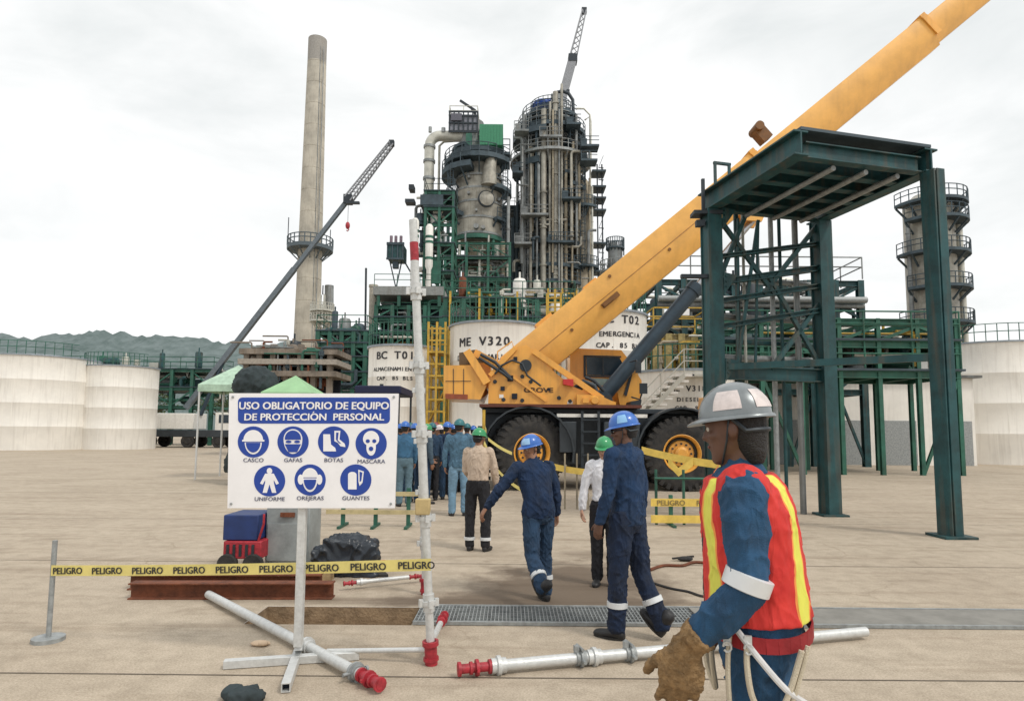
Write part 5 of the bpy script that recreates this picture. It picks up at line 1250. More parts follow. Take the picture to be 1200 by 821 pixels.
# ------------------------------------------------------------------ twin process towers
def tower_a():
    Y = 75; s = S(Y); cx = xpx(561, Y, 250); c = V((cx, Y, 0)); R = 28.5 / s; t = thing('process_tower', 'left process tower, a fat grey vessel with round manway and big arched overhead pipe', 'process tower', c)
    z = lambda py: zpx(py, Y, 560)
    x = lambda px: xpx(px, Y, 250)
    ve = MB().lathe(c, [(R * .55, z(287)), (R * .97, z(284)), (R, z(280)), (R, z(231)), (R * 1.02, z(230)), (R * 1.02, z(228)), (R * .965, z(226)), (R * .93, z(202)), (R * .90, z(198)), (R * .70, z(188)), (R * .35, z(182)), (0, z(181))], 40).build('vessel', M_steel, t)
    q = MB()
    for py in (280, 262, 244, 229, 214): q.lathe(c, [(R * (1.0 if py > 228 else .965), z(py) - .12), (R * (1.035 if py > 228 else 1.0), z(py) - .12), (R * (1.035 if py > 228 else 1.0), z(py) + .12), (R * (1.0 if py > 228 else .965), z(py) + .12)], 40)
    q.build('stiffening_rings', M_steel2, ve)
    MB().lathe(c, [(R * 1.02, z(287.5)), (R * 1.10, z(287)), (R * 1.10, z(282.5)), (R * 1.0, z(281.5))], 40).build('green_skirt_ring', M_green, ve)
    MB().lathe(c, [(R * .55, 0), (R * .55, z(287)), (R * .9, z(284))], 32).build('lower_column', M_tan, t)
    q = MB(); m0 = V((x(570.5), Y - R * .92, z(243))); q.lathe(m0, [(.70, -.2), (.70, .25), (.86, .28), (.86, .42), (.5, .5), (0, .55)], 28, axis=(0.25, -1, 0)); q.build('manway', M_steel, ve); MB().lathe(m0, [(.86, .1), (1.0, .12), (1.0, .3), (.86, .32)], 28, axis=(0.25, -1, 0)).build('manway_rim', M_dark, ve)
    for px_, py_, r_ in ((551, 219, .16), (574, 218, .2), (551, 237, .16), (560, 257, .13), (560, 275, .3), (568, 276, .22), (585, 240, .2)):
        dx = x(px_) - cx; yy = -math.sqrt(max(.1, R * R - dx * dx)); MB().tube((x(px_), Y + yy + .3, z(py_)), (x(px_), Y + yy - .55, z(py_)), r_, n=14).build('nozzle', M_steel2, ve)
    q = MB(); q.path([(x(574), Y - R * 1.02, z(228)), (x(574.5), Y - R * 1.06, z(208)), (x(577), Y - R * 1.0, z(196))], [.95, .75, .6], 16); q.build('side_drum', M_steel, ve)
    # neck, top platforms, box
    MB().lathe(c + V((-1.0, 0, 0)), [(1.5, z(190)), (1.5, z(145)), (0, z(145))], 20).build('neck', M_steel2, t)
    for py_, r1, a0, a1, th in ((194, 4.3, 130, 330, .8), (186, 3.7, 0, 360, .7), (178, 3.4, 150, 240, .5)):
        ring_platform(t, c, z(py_), R * .75, r1, a0, a1, th=th, rail=py_ > 190)
    ring_platform(t, c, z(205), R * .93, 4.6, 150, 260, th=.9); ring_platform(t, c, z(236), R, 4.1, 150, 215, th=.8); ring_platform(t, c, z(256), R, 3.9, 160, 235, th=.7); ring_platform(t, c, z(226), R, 4.0, -60, 20, th=.7); ring_platform(t, c, z(262), R, 3.7, -50, 10, th=.5)
    xb0, xb1, xb2 = x(526.5), x(559), x(540)
    bx = MB().span(xb0, xb1, Y - 1.6, Y + 1.6, z(160), z(144)).build('top_cage', mat('cage_sheet', (.27, .28, .32), .6, .2, var=.3, scale=.8), t)
    q = MB()
    for i in range(7): xx = xb0 + (xb1 - xb0) * i / 6; q.span(xx - .08, xx + .08, Y - 1.72, Y - 1.605, z(162), z(139))
    for py_ in (162, 152, 143.5, 139): q.span(xb0 - .1, xb1 + .1, Y - 1.75, Y - 1.60, z(py_) - .09, z(py_) + .09)
    q.build('cage_frame', M_dark, bx)
    MB().span(xb0 + .2, x(541), Y - 1.9, Y - 1.7, z(150), z(142)).build('sheet_panel', mat('dark_sheet', (.12, .12, .15), .7), bx)
    q = MB(); railing(q, [(xb0, Y - 1.6, z(144)), (xb1, Y - 1.6, z(144)), (xb1, Y + 1.6, z(144)), (xb0, Y + 1.6, z(144))], 1.3, .05, True); q.build('railing', M_pale, bx)
    q = MB(); q.tube((x(556), Y - 1, z(145)), (x(556), Y - 1, z(134)), .13); q.beam((x(556), Y - 1, z(134.5)), (x(538), Y - 1, z(123)), .2, .26); q.beam((x(556), Y - 1, z(140)), (x(549), Y - 1, z(130)), .1, .1); q.build('davit', M_dark, t)
    gb = MB().span(x(563), x(589), Y - 3.6, Y + 1.5, z(185), z(162)).build('green_enclosure', M_green2, t)
    q = MB()
    for i in range(9): xx = x(563) + (x(589) - x(563)) * i / 8; q.span(xx - .03, xx + .03, Y - 3.66, Y - 3.605, z(184.5), z(162.5))
    q.build('sheet_ribs', M_green2, gb)
    MB().span(x(546), x(553), Y - 2.0, Y - 1.4, z(180), z(165)).build('green_panel', M_green, t)
    MB().span(x(562), x(568), Y - 1.5, Y + .5, z(161.8), z(156)).build('green_vent', M_green, gb)
    q = MB(); railing(q, [(x(589), Y - 2.4, z(188)), (x(597), Y - 2.4, z(188)), (x(597), Y + 2, z(188))], 1.6, .06); q.span(x(588), x(597), Y - 2.5, Y + 2, z(191), z(188)); q.build('side_platform', M_plat, t)
    # overhead line: arch and long drop
    r = .52
    q = MB(); xl = x(502.5)
    def arch(xl, zz, xr, rr, k=6):
        pts = [(xl, Y - .5, 3)]; pts.append((xl, Y - .5, zz - 1.3))
        for i in range(1, k + 1):
            a = math.pi / 2 * i / k; pts.append((xl + 1.3 * (1 - math.cos(a)), Y - .5, zz - 1.3 + 1.3 * math.sin(a)))
        pts.append((xr, Y - .5, zz)); return pts
    q.path(arch(xl, z(162), x(566), r), .62, 16); q.build('overhead_pipe', M_pale, t)
    q = MB()
    for py_ in (175, 192, 212, 232, 250, 270, 290): q.lathe((xl, Y - .5, z(py_)), [(.61, -.15), (.74, -.15), (.74, .15), (.61, .15)], 16)
    q.build('pipe_flanges', M_steel2, t)
    q = MB(); q.path([(xl + 1.05, Y + .8, 3), (xl + 1.05, Y + .8, z(168)), (xl + 1.6, Y + .8, z(163)), (x(530), Y + .8, z(162))], .16, 8); q.build('pipe', M_pale, t)
    q = MB(); q.tube((x(519), Y - 1, z(160)), (x(519), Y - 1, z(155)), .25); q.tube((x(503.5), Y - 1, z(160)), (x(503.5), Y - 1, z(154)), .2); q.build('vent_stub', M_galvd, t)
    # pipes down the lower column
    for px_, r_, m_, py0 in ((534, .25, M_green, 288), (541, .16, M_pale, 290), (548, .12, M_steel2, 280), (579, .2, M_green, 288), (584, .42, M_pale, 292), (590, .3, M_tan, 292), (596, .2, M_steel2, 240), (528, .2, M_green, 250), (574, .12, M_pale, 284), (567, .1, M_pale, 290)):
        vpipe(t, x(px_), Y - 2.6 + rng.uniform(-.3, .3), 2, z(py0), r_, m_)
    cage_ladder(t, x(530.5), Y - 2.8, 8, z(205), M_plat); cage_ladder(t, x(592), Y - 1.5, 14, z(190), M_plat)
    # access frame around the foot
    f = frame_thing('access_frame', 'green access frame wrapped round the foot of the left process tower', 'steel frame', x(527), x(598), Y - 4.2, Y + 1, [z(385), z(352), z(335), z(312), z(296)], 3, M_green, deck=(1, 2, 3), rails=(1, 2, 3), railm=M_green)
    random_pipes(f, x(528), x(597), Y - 3.9, Y - 3.0, z(372), z(300), 22, [M_green, M_pale, M_steel2, M_tan], (.08, .22), 5)
tower_a()
def tower_b():
    Y = 80; s = S(Y); cx = xpx(645, Y, 250); c = V((cx, Y, 0)); R = 28 / s; z = lambda py: zpx(py, Y, 650); x = lambda px: xpx(px, Y, 250)
    t = thing('process_tower', 'right process tower, tallest, clad in pipes and ringed by many dark platforms', 'process tower', c)
    ve = MB().lathe(c, [(R, 0), (R, z(185)), (R * .96, z(183)), (R * .92, z(180)), (R * .92, z(146)), (R * .7, z(138)), (R * .3, z(133)), (0, z(132))], 40).build('vessel', M_steel2, t)
    q = MB()
    for py in range(160, 340, 14): q.lathe(c, [(R * .9, z(py) - .08), (R * 1.03, z(py) - .08), (R * 1.03, z(py) + .08), (R * .9, z(py) + .08)], 40)
    q.build('bands', M_steel, ve)
    for py, r1, a0, a1, th in ((133, 2.7, 90, 400, .35), (142, 3.8, 150, 330, .5), (152, 4.3, 170, 300, .4), (160, 4.6, 190, 420, .7), (166, 5.0, 160, 260, 1.0), (178, 4.5, -60, 60, .5),
                       (192, 5.3, 150, 390, .45), (200, 5.0, 160, 250, 1.1), (214, 4.6, -70, 30, .5), (226, 4.9, -60, 20, .6), (240, 4.4, 170, 260, .7), (258, 4.6, -60, 30, .4), (272, 4.2, 180, 330, .5), (290, 4.4, 200, 400, .8), (318, 4.6, 190, 380, .6), (336, 4.6, 180, 360, .5)):
        ring_platform(t, c, z(py), R * .9, r1, a0, a1, th=th, m=M_plat if py not in (152, 192, 258) else M_steel2)
    # risers down the face
    for px_, r_, m_, p0, p1, dy in ((613, .22, M_steel2, 360, 150, -3.4), (621, .20, M_steel, 360, 196, -3.9), (628, .15, M_steel2, 360, 180, -4.1), (635, .36, M_steel, 365, 148, -4.3), (642, .16, M_steel, 360, 140, -4.4), (648, .34, M_steel, 362, 128, -4.2),
                                (655, .16, M_steel, 360, 120, -4.4), (660, .22, M_tan, 350, 196, -4.0), (667, .14, M_tan, 340, 208, -4.0), (672, .18, M_steel2, 300, 150, -3.6), (606, .18, M_plat, 340, 205, -2.4), (601, .25, M_plat, 345, 262, -2.0), (645, .12, M_tan, 330, 150, -4.7), (652, .12, M_steel2, 350, 150, -4.8)):
        vpipe(t, x(px_), Y + dy, z(p0), z(p1), r_, m_, n=10)
    # bowed vapour lines over the crown
    q = MB(); q.path([(x(649), Y - 1.5, z(150)), (x(649), Y - 1.5, z(120)), (x(651), Y - 1.5, z(115.5)), (x(658), Y - 1.5, z(114)), (x(665), Y - 1.5, z(116.5)), (x(670), Y - 1.5, z(124)), (x(671), Y - 1.5, z(150))], .22, 10); q.build('overhead_pipe', M_dark, t)
    q = MB(); q.path([(x(673), Y - 1.5, z(134)), (x(683), Y - 1.5, z(134)), (x(690), Y - 1.5, z(141)), (x(691), Y - 1.5, z(150)), (x(691), Y - 1.5, z(200))], .12, 8); q.path([(x(684), Y - 1.5, z(147)), (x(690), Y - 1.5, z(143)), (x(690.5), Y - 1.5, z(330))], .12, 8); q.build('pipe', M_pale, t)
    q = MB(); q.ball((x(635), Y - .5, z(124)), (1.2, .9, .55)); q.ball((x(629), Y - .5, z(127)), (.8, .8, .5)); q.ball((x(641), Y - .5, z(122.5)), (.7, .7, .4)); tag(q.build('tarpaulin', M_bluetarp), 'bright blue tarpaulin tied over the crown of the right process tower', 'tarpaulin')
    q = MB(); q.span(x(644), x(658), Y - 2.6, Y - .8, z(140), z(122)); q.span(x(646), x(663), Y - 2.7, Y - 1, z(148), z(140)); q.build('top_housing', M_steel2, t)
    random_pipes(t, x(602), x(688), Y - 4.6, Y - 3.2, z(335), z(150), 34, [M_steel2, M_steel, M_plat, M_steel2, M_tan], (.07, .2), 101)
    for k, (px0, px1, py) in enumerate(((602, 618, 176), (660, 676, 168), (676, 696, 192), (603, 622, 300), (655, 676, 250), (640, 668, 298), (610, 640, 268), (676, 694, 208), (600, 612, 222), (630, 655, 182))):
        q = MB(); q.span(x(px0), x(px1), Y - 5.3, Y - 3.4, z(py), z(py) + .25); railing(q, [(x(px0), Y - 5.2, z(py) + .2), (x(px1), Y - 5.2, z(py) + .2)], 1.1, .05, step=.9)
        q.span(x(px0) + .1, x(px0) + .1 + .7, Y - 4.6, Y - 3.8, z(py) + .25, z(py) + 1.3); q.build('balcony', M_plat if k % 3 else M_steel2, t)
    # dark curved screen wrapped round the left side
    q = MB(); q.lathe(c, [(R + .75, z(258)), (R + .75, z(203))], 12, ang=rad(100), a0=rad(155)); q.build('dark_screen', M_plat, t)
    cage_ladder(t, x(618), Y - 3.2, 10, z(150), M_steel2); cage_ladder(t, x(680), Y - 2.6, 20, z(170), M_plat)
    # slim ladder mast on the right
    m = thing('ladder_mast', 'slim dark ladder mast standing right of the tan column', 'mast', (x(703), Y, 0)); q = MB()
    for px_ in (700.5, 706): q.beam((x(px_), Y - 1, 0), (x(px_) - .2, Y - 1, z(196)), .16, .16)
    k = 2
    while k < z(198): q.beam((x(700.5), Y - 1, k), (x(706), Y - 1, k), .09, .09); q.beam((x(700.5), Y - 1, k), (x(706), Y - 1, k + 1.6), .06, .06); k += 1.6
    q.build('mast_frame', M_dark, m)
    for py in (207, 225, 238, 252, 290, 322): MB().span(x(692), x(708), Y - 1.9, Y + .5, z(py), z(py) + .22).build('landing', M_plat, m)
    # tan side column
    sx = x(681); sc = V((sx, Y - 1.2, 0)); t3 = thing('slim_column', 'slim tan column standing against the right process tower', 'process column', sc); rr = 10.5 / s
    MB().lathe(sc, [(rr * 1.3, 0), (rr * 1.3, z(322)), (rr, z(316)), (rr, z(222)), (rr * .6, z(216)), (0, z(214))], 26).build('shell', M_tan, t3)
    for py, a0, a1 in ((316, 180, 380), (248, 230, 330)): ring_platform(t3, sc, z(py), rr, rr + 1.0, a0, a1, th=.4)
    for px_, m_ in ((674, M_pale), (688, M_tan), (691, M_pale)): vpipe(t3, x(px_), Y - 2.6, 5, z(212 + (px_ % 7) * 3), .13, m_)
tower_b()
def between():
    Y = 84; x = lambda px: xpx(px, Y, 300); z = lambda py: zpx(py, Y, 610)
    f = frame_thing('exchanger_structure', 'dark blue steel structure of several floors between the two process towers', 'steel structure', x(588), x(632), Y - 2, Y + 5, [z(370), z(350), z(332), z(314), z(296), z(278), z(262), z(248)], 3, M_plat, deck=range(8), rails=(1, 2, 3, 4, 5, 6, 7), railm=M_steel2)
    random_pipes(f, x(589), x(631), Y - 1.7, Y + 1, z(365), z(255), 30, [M_steel2, M_pale, M_plat, M_steel], (.1, .3), 8); equipment(f, x(590), x(630), Y - .5, Y + 3, [z(350), z(332), z(314), z(296), z(278)], 12, [M_steel2, M_plat, M_steel], 3)
between()
def small_vessel():
    Y = 70; s = S(Y); cx = xpx(721, Y, 300); c = V((cx, Y, 0)); z = lambda py: zpx(py, Y, 720); R = 8.6 / s
    t = thing('storage_drum', 'small upright grey drum seen above the crane boom, right of the towers', 'vessel', c)
    MB().lathe(c, [(R * .8, 0), (R * .8, z(318)), (R, z(315)), (R, z(291)), (R * .6, z(288)), (0, z(287.5))], 24).build('shell', M_steel2, t)
    ring_platform(t, c, z(291), R * .5, R + .25, 0, 360, th=.2); ring_platform(t, c, z(318), R, R + .9, 0, 360, M_steel2, th=.25); MB().span(cx - .7, cx + .1, Y - .5, Y + .5, z(290), z(285)).build('top_box', M_steel2, t); MB().tube((cx + R + .1, Y - .3, z(300)), (cx + R + .1, Y - .3, z(283)), .07).build('vent', M_dark, t)
small_vessel()

# ------------------------------------------------------------------ distant cranes
def lattice_boom(mb, a, b, w0, w1, n, r=.07):
    a, b = V(a), V(b); d = (b - a).normalized(); s_ = V((0, 1, 0)); u = s_.cross(d).normalized()
    def P(i, k): f = i / n; w = w0 + (w1 - w0) * f; return a.lerp(b, f) + u * (w * (1 if k in (0, 1) else -1) / 2) + s_ * (w * (1 if k in (0, 2) else -1) / 2)
    for k in range(4): mb.beam(P(0, k), P(n, k), r * 2, r * 2)
    for i in range(n):
        for k0, k1 in ((0, 1), (1, 3), (3, 2), (2, 0)): mb.beam(P(i, k0), P(i + 1, k1), r, r)
def crane_left():
    Y = 55; t = thing('truck_crane', 'distant grey crane left of the chimney with its boom crossing in front of it', 'crane', (xpx(215, Y), Y, 0))
    a = W(218, 478, Y); m1 = W(345, 315, Y); m2 = W(408, 234, Y); e = W(459, 168, Y)
    M_b = mat('boom_blue_grey', (.15, .18, .205), .5, .1, var=.15); M_b2 = mat('boom_pale_grey', (.30, .31, .33), .5, .1)
    MB().beam(a, m1, .42, .46, up=(0, 1, 0)).build('boom_section', M_b, t)
    MB().beam(m1 - (m1 - a).normalized() * .5, m2, .34, .38, up=(0, 1, 0)).build('boom_section', M_b, t)
    q = MB(); lattice_boom(q, m2, e, .62, .40, 16, .055); q.build('jib', M_b2, t)
    q = MB(); q.box(m2, (.7, .7, .8)); q.box(m2 + V((.5, -.3, -.4)), (1.2, .3, .2)); q.box(e, (.45, .4, .5)); q.build('boom_head', M_dark, t)
    q = MB(); hx = xpx(409, Y, 260); q.tube((hx, Y - .4, m2.z), (hx, Y - .4, zpx(263, Y, 409)), .02, n=5); q.build('hoist_rope', M_dark, t)
    q = MB(); q.ball((hx, Y - .4, zpx(266, Y, 409)), (.2, .2, .34)); q.path([(hx, Y - .4, zpx(270, Y)), (hx + .12, Y - .4, zpx(272, Y)), (hx, Y - .4, zpx(274, Y)), (hx - .1, Y - .4, zpx(273, Y))], .05, 6); q.build('hook_block', M_redpaint, t)
    bx = xpx(205, Y, 490); 
    q = MB(); q.span(bx - 5, bx + 6, Y - 1.3, Y + 1.3, .9, 1.5); q.build('chassis', M_carrier, t, bevel=.03)
    q = MB(); q.span(bx - 2.5, bx + 2.2, Y - 1.2, Y + 1.2, 1.55, 2.9); q.span(bx - 3.6, bx - 2.4, Y - 1.2, Y + 1.2, 1.7, 2.7); q.build('turntable', M_white2, t, bevel=.05)
    cb = MB().prism([(bx + 4.1, Y - 1.25, 1.2), (bx + 6.3, Y - 1.25, 1.2), (bx + 6.4, Y - 1.25, 2.1), (bx + 5.9, Y - 1.25, 3.0), (bx + 4.1, Y - 1.25, 3.0)], (0, 2.5, 0)).build('cab', M_white2, t, bevel=.05)
    MB().prism([(bx + 4.4, Y - 1.275, 2.1), (bx + 6.1, Y - 1.275, 2.1), (bx + 5.75, Y - 1.275, 2.8), (bx + 4.4, Y - 1.275, 2.8)], (0, .02, 0)).build('window', M_glass, cb)
    for k in range(4):
        for yy in (Y - 1.3, Y + .95): MB().lathe((bx - 4 + k * 2.6 + (.6 if k > 1 else 0), yy, .55), [(0, .0), (.25, 0), (.3, .05), (.5, 0), (.55, .05), (.55, .3), (.5, .35), (0, .35)], 20, axis=(0, 1, 0)).build('wheel', M_black, t)
    MB().tube(a + V((1.3, 0, -.6)), a.lerp(m1, .35), .16).build('lift_cylinder', M_cyl, t)
crane_left()
def crane_far():
    Y = 96; t = thing('tower_boom_crane', 'distant pale grey crane boom rising behind the right process tower', 'crane', (xpx(560, Y), Y, 0))
    M_b2 = mat('boom_pale_grey', ()); a = W(590, 380, Y); m = W(671, 70, Y); e = W(684.5, 13, Y); a2 = W(663, 100, Y)
    a = W(684.5 - (505 - 13) * .262, 497, Y)
    MB().beam(a, m, 1.35, 1.35, up=(0, 1, 0)).build('boom_section', M_b2, t)
    q = MB(); lattice_boom(q, m, e, 1.1, .6, 9, .10); q.build('jib', M_b2, t)
    q = MB(); q.box(m, (1.4, 1.5, 1.2)); q.box(e, (.8, .6, .9)); q.box(a2 + V((.3, -.7, -1.4)), (.5, .3, .5)); q.build('boom_head', M_dark, t)
    q = MB(); q.span(a.x - 4, a.x + 3, Y - 1.6, Y + 1.6, 1.0, 3.2); q.build('turntable', M_white2, t, bevel=.1)
    for k in range(4): MB().lathe((a.x - 4 + k * 2.4, Y - 1.7, .6), [(0, 0), (.6, 0), (.6, .4), (0, .4)], 16, axis=(0, 1, 0)).build('wheel', M_black, t)
crane_far()

# ------------------------------------------------------------------ green process building, frames, tanks
def green_building():
    Y = 50; x = lambda px: xpx(px, Y, 370); z = lambda py: zpx(py, Y, 480)
    zs = [z(455), z(430), z(405), z(388), z(372), z(358)]
    t = frame_thing('process_building', 'open green steel process building with grey roof slab behind the tall scaffold tube', 'building', x(441), x(517), Y, Y + 6, zs, 4, M_green, deck=(1, 3, 4), rails=(3, 4), railm=M_green)
    q = MB(); q.span(x(438), x(520), Y - .5, Y + 6.5, z(347), z(337)); q.build('roof_slab', mat('roof_grey', (.28, .29, .28), .8, streak=.2), t)
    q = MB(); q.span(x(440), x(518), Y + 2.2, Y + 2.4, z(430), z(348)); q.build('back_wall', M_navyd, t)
    for px_ in (444, 468, 492, 515): MB().span(x(px_) - .12, x(px_) + .12, Y - .42, Y - .2, z(360), z(347.5)).build('column', M_green, t)
    q = MB(); railing(q, [(x(439), Y - .4, z(337)), (x(519), Y - .4, z(337)), (x(519), Y + 6, z(337))], 1.0, .03); q.build('railing', M_green, t)
    random_pipes(t, x(443), x(515), Y - .3, Y + 1.5, z(400), z(350), 16, [M_green, M_pale, M_yrail, M_steel2], (.05, .14), 21); equipment(t, x(443), x(515), Y + .3, Y + 2, [z(388), z(372)], 8, [M_green, M_steel2, M_pale], 4)
    # upper frame on the roof, dark box on a bracket
    u = frame_thing('steel_tower', 'tall green pipe frame standing above the process building roof', 'steel frame', x(481), x(519), Y + 7.2, Y + 10, [zpx(v, Y + 7.2, 500) for v in (395, 335, 318, 301, 285, 262, 243, 224)], 2, M_green, deck=(2, 4, 6, 7), rails=(7, 6), col=.24, railm=M_plat)
    xx = lambda px: xpx(px, Y + 7, 300); zz = lambda py: zpx(py, Y + 7, 500)
    random_pipes(u, xx(482), xx(518), Y + 7.3, Y + 9, zz(330), zz(228), 26, [M_green, M_pale, M_steel2, M_plat], (.05, .16), 31); equipment(u, xx(483), xx(517), Y + 7.5, Y + 9, [zz(318), zz(301), zz(285), zz(262)], 9, [M_green, M_white2, M_plat], 7)
    MB().span(xx(491), xx(518), Y + 7.0, Y + 9.5, zz(240), zz(228)).build('dark_panel', M_plat, u); MB().span(xx(477), xx(483), Y + 7, Y + 8, zz(222), zz(216)).build('lamp_box', M_dark, u); MB().span(xx(473), xx(484), Y + 7, Y + 8, zz(237), zz(233)).build('bracket', M_dark, u)
    MB().span(xx(500), xx(517), Y + 6.9, Y + 7.1, zz(332), zz(305)).build('green_panel', M_green, u)
    b = thing('cooler_box', 'dark teal box with three small vents on a bracket beside the pipe frame', 'equipment box', (xx(463), Y + 7, 0))
    MB().span(xx(455), xx(473.5), Y + 6.6, Y + 8.4, zz(305), zz(288)).build('box', M_rack, b); q = MB()
    for px_ in (455, 461, 467, 473): q.span(xx(px_) - .05, xx(px_) + .05, Y + 6.5, Y + 6.6, zz(305), zz(287))
    q.span(xx(454), xx(474.5), Y + 6.45, Y + 6.6, zz(289), zz(286)); q.span(xx(454), xx(474.5), Y + 6.45, Y + 6.6, zz(306), zz(304)); q.build('box_frame', M_plat, b)
    for px_ in (457.5, 463, 469): MB().tube((xx(px_), Y + 7.2, zz(288)), (xx(px_), Y + 7.2, zz(276)), .14).build('vent', mat('vent_mauve', (.22, .16, .2), .6), b)
    q = MB(); q.beam((xx(473), Y + 7.4, zz(305)), (xx(481), Y + 7.4, zz(318)), .14, .14); q.beam((xx(456), Y + 7.4, zz(305)), (xx(464), Y + 7.4, zz(337)), .1, .1); q.beam((xx(470), Y + 7.4, zz(305)), (xx(464), Y + 7.4, zz(337)), .1, .1); q.tube((xx(464), Y + 7.4, zz(337)), (xx(464), Y + 7.4, 0), .14); q.box((xx(464), Y + 7, zz(311)), (.5, .5, .6)); q.build('bracket', M_plat, b)
    # slender vessels with green bands
    for k, (px_, p0, p1, lb) in enumerate(((486, 330, 256, 'slender pale vessel with green bands, left one, above the process building'), (503, 312, 263, 'shorter pale vessel with green bands, right one, above the process building'))):
        Yv = Y + 7.0 - .6; c = V((xpx(px_, Yv, 290), Yv, 0)); R = 4.6 / S(Yv); zz2 = lambda py: zpx(py, Yv, 490); v = thing('slender_vessel', lb, 'vessel', c)
        MB().lathe(c, [(R * .6, 0), (R * .6, zz2(p0 + 4)), (R, zz2(p0)), (R, zz2(p1 + 3)), (R * .6, zz2(p1)), (0, zz2(p1))], 20).build('shell', M_white2, v)
        for py in (p1 + 15, p1 + 21, p1 + 40): MB().lathe(c, [(R, zz2(py) - .12), (R * 1.06, zz2(py) - .12), (R * 1.06, zz2(py) + .12), (R, zz2(py) + .12)], 20).build('band', M_green, v)
    s_ = thing('grey_stack', 'short square-edged grey stack left of the green process building', 'stack', (x(433), Y + 1, 0)); MB().lathe((x(433.5), Y + 1, 0), [(.33, 0), (.33, z(334)), (.38, z(333.8)), (.38, z(331)), (0, z(331))], 18).build('shell', mat('stack_buff', (.50, .46, .38), .7, streak=.3), s_)
    q = MB(); q.beam((x(427.5), Y + .4, z(410)), (x(426), Y + .4, z(313)), .14, .14); tag(q.build('antenna_pole', M_dark), 'thin dark pole beside the short grey stack', 'pole')
green_building()
def tank(label, name, px0, px1, top, Y, lines, tx, ty, roof=.10, size=.62, dome=True):
    a, b = xpx(px0, Y), xpx(px1, Y); R = (b - a) / 2; c = V(((a + b) / 2, Y + R, 0)); zt = zpx(top, Y, (px0 + px1) / 2)
    t = thing('storage_tank', label, 'storage tank', c)
    q = MB(); prof = [(R, 0)]; n = 4
    for i in range(n): z0, z1 = zt * i / n, zt * (i + 1) / n; prof += [(R, z0 + .012), (R, z1 - .012), (R + .006, z1)]
    sh_ = q.lathe(c, prof, 72).build('shell', M_white, t)
    q = MB(); rs = random.Random(int(px0) + 500)
    for i in range(n):
        off = rs.uniform(0, 40)
        for k in range(9):
            an = rad(off + k * 40); q.box(c + V((math.cos(an) * R, math.sin(an) * R, zt * (i + .5) / n)), (.014, .022, zt / n - .04), Matrix.Rotation(an, 3, 'Z'))
    q.build('weld_seams', M_white, sh_)
    MB().lathe(c, [(R + .004, zt), (R + .08, zt + .002), (R + .08, zt + .09), (R, zt + .10), (R * .5, zt + R * roof * .8), (0, zt + R * roof)], 72).build('roof', mat('roof_blue_grey', (.30, .34, .38), .6), t)
    q = MB(); P_ = [(c.x + math.cos(rad(k)) * (R + .0), c.y + math.sin(rad(k)) * (R + .0), zt + .09) for k in range(190, 350, 8)]; railing(q, P_, .95, .025, step=1.0); q.build('railing', M_green, t)
    for i, (s, sz, dz_) in enumerate(lines):                   # wrapped letter by letter round the shell
        zc = zpx(ty, Y, tx) - dz_; ws = sz * .66; n_ = len(s); x0 = (tx - (px0 + px1) / 2) / S(Y); ang0 = math.asin(max(-.95, min(.95, x0 / R))); ms = []
        for k, ch in enumerate(s):
            if ch == ' ': continue
            an = ang0 + (k - (n_ - 1) / 2) * ws / R; o = V((c.x + math.sin(an) * (R + .012), c.y - math.cos(an) * (R + .012), zc))
            ms.append(text_mb(ch, sz, o, (math.cos(an), math.sin(an), 0), (0, 0, 1), .002, sz * .03))
        merge(*ms).build('lettering', M_blkink, sh_)
    return t, c, R, zt
tank('white storage tank lettered BC T01 behind the sign', '', 422.5, 507, 405, 27, [('BC T01', .46, 0), ('ALMACENAMIENTO', .23, .52), ('CAP. 85 BLS', .23, .92)], 461, 420)
tank('white storage tank lettered ME V320 behind the crane counterweight', '', 521, 640, 377, 25.5, [('ME V320', .50, 0), ('DIESEL MARINO', .30, .58), ('CAP. 120 BLS', .30, 1.0)], 565, 404)
tank('white storage tank lettered BC T02 under the crane boom', '', 662, 769, 364, 26.5, [('BC T02', .50, 0), ('EMERGENCIA', .30, .58), ('CAP. 85 BLS', .30, 1.06)], 729, 378)
t4, c4, R4, z4 = tank('low white storage tank with an outside stair above the rear crane wheel', '', 752, 880, 434, 24.0, [('ME V318', .30, 0), ('DIESEL', .22, .40), ('CAP. 90', .22, .72)], 807, 458)
n_ = 17; xe, ze = xpx(800, 23.1, 440), zpx(440, 23.1, 800)
for i in range(n_):
    MB().box((xe - .20 * (n_ - 1 - i), 23.35, ze - .215 * (n_ - 1 - i)), (.74, .9, .085)).build('stair_tread', M_white2, t4)
q = MB(); e_ = V((xe, 22.88, ze)); s_0 = V((xe - .20 * n_, 22.88, ze - .215 * n_ + .1)); q.beam(s_0, e_, .05, .16); q.beam(s_0 + V((0, .95, 0)), e_ + V((0, .95, 0)), .05, .16); railing(q, [s_0, e_, e_ + V((1.2, 0, 0))], .95, .022, step=1.1); q.span(xe + .3, xe + 1.4, 22.9, 24.2, ze - .03, ze + .05); q.build('stair_rail', M_pale, t4)
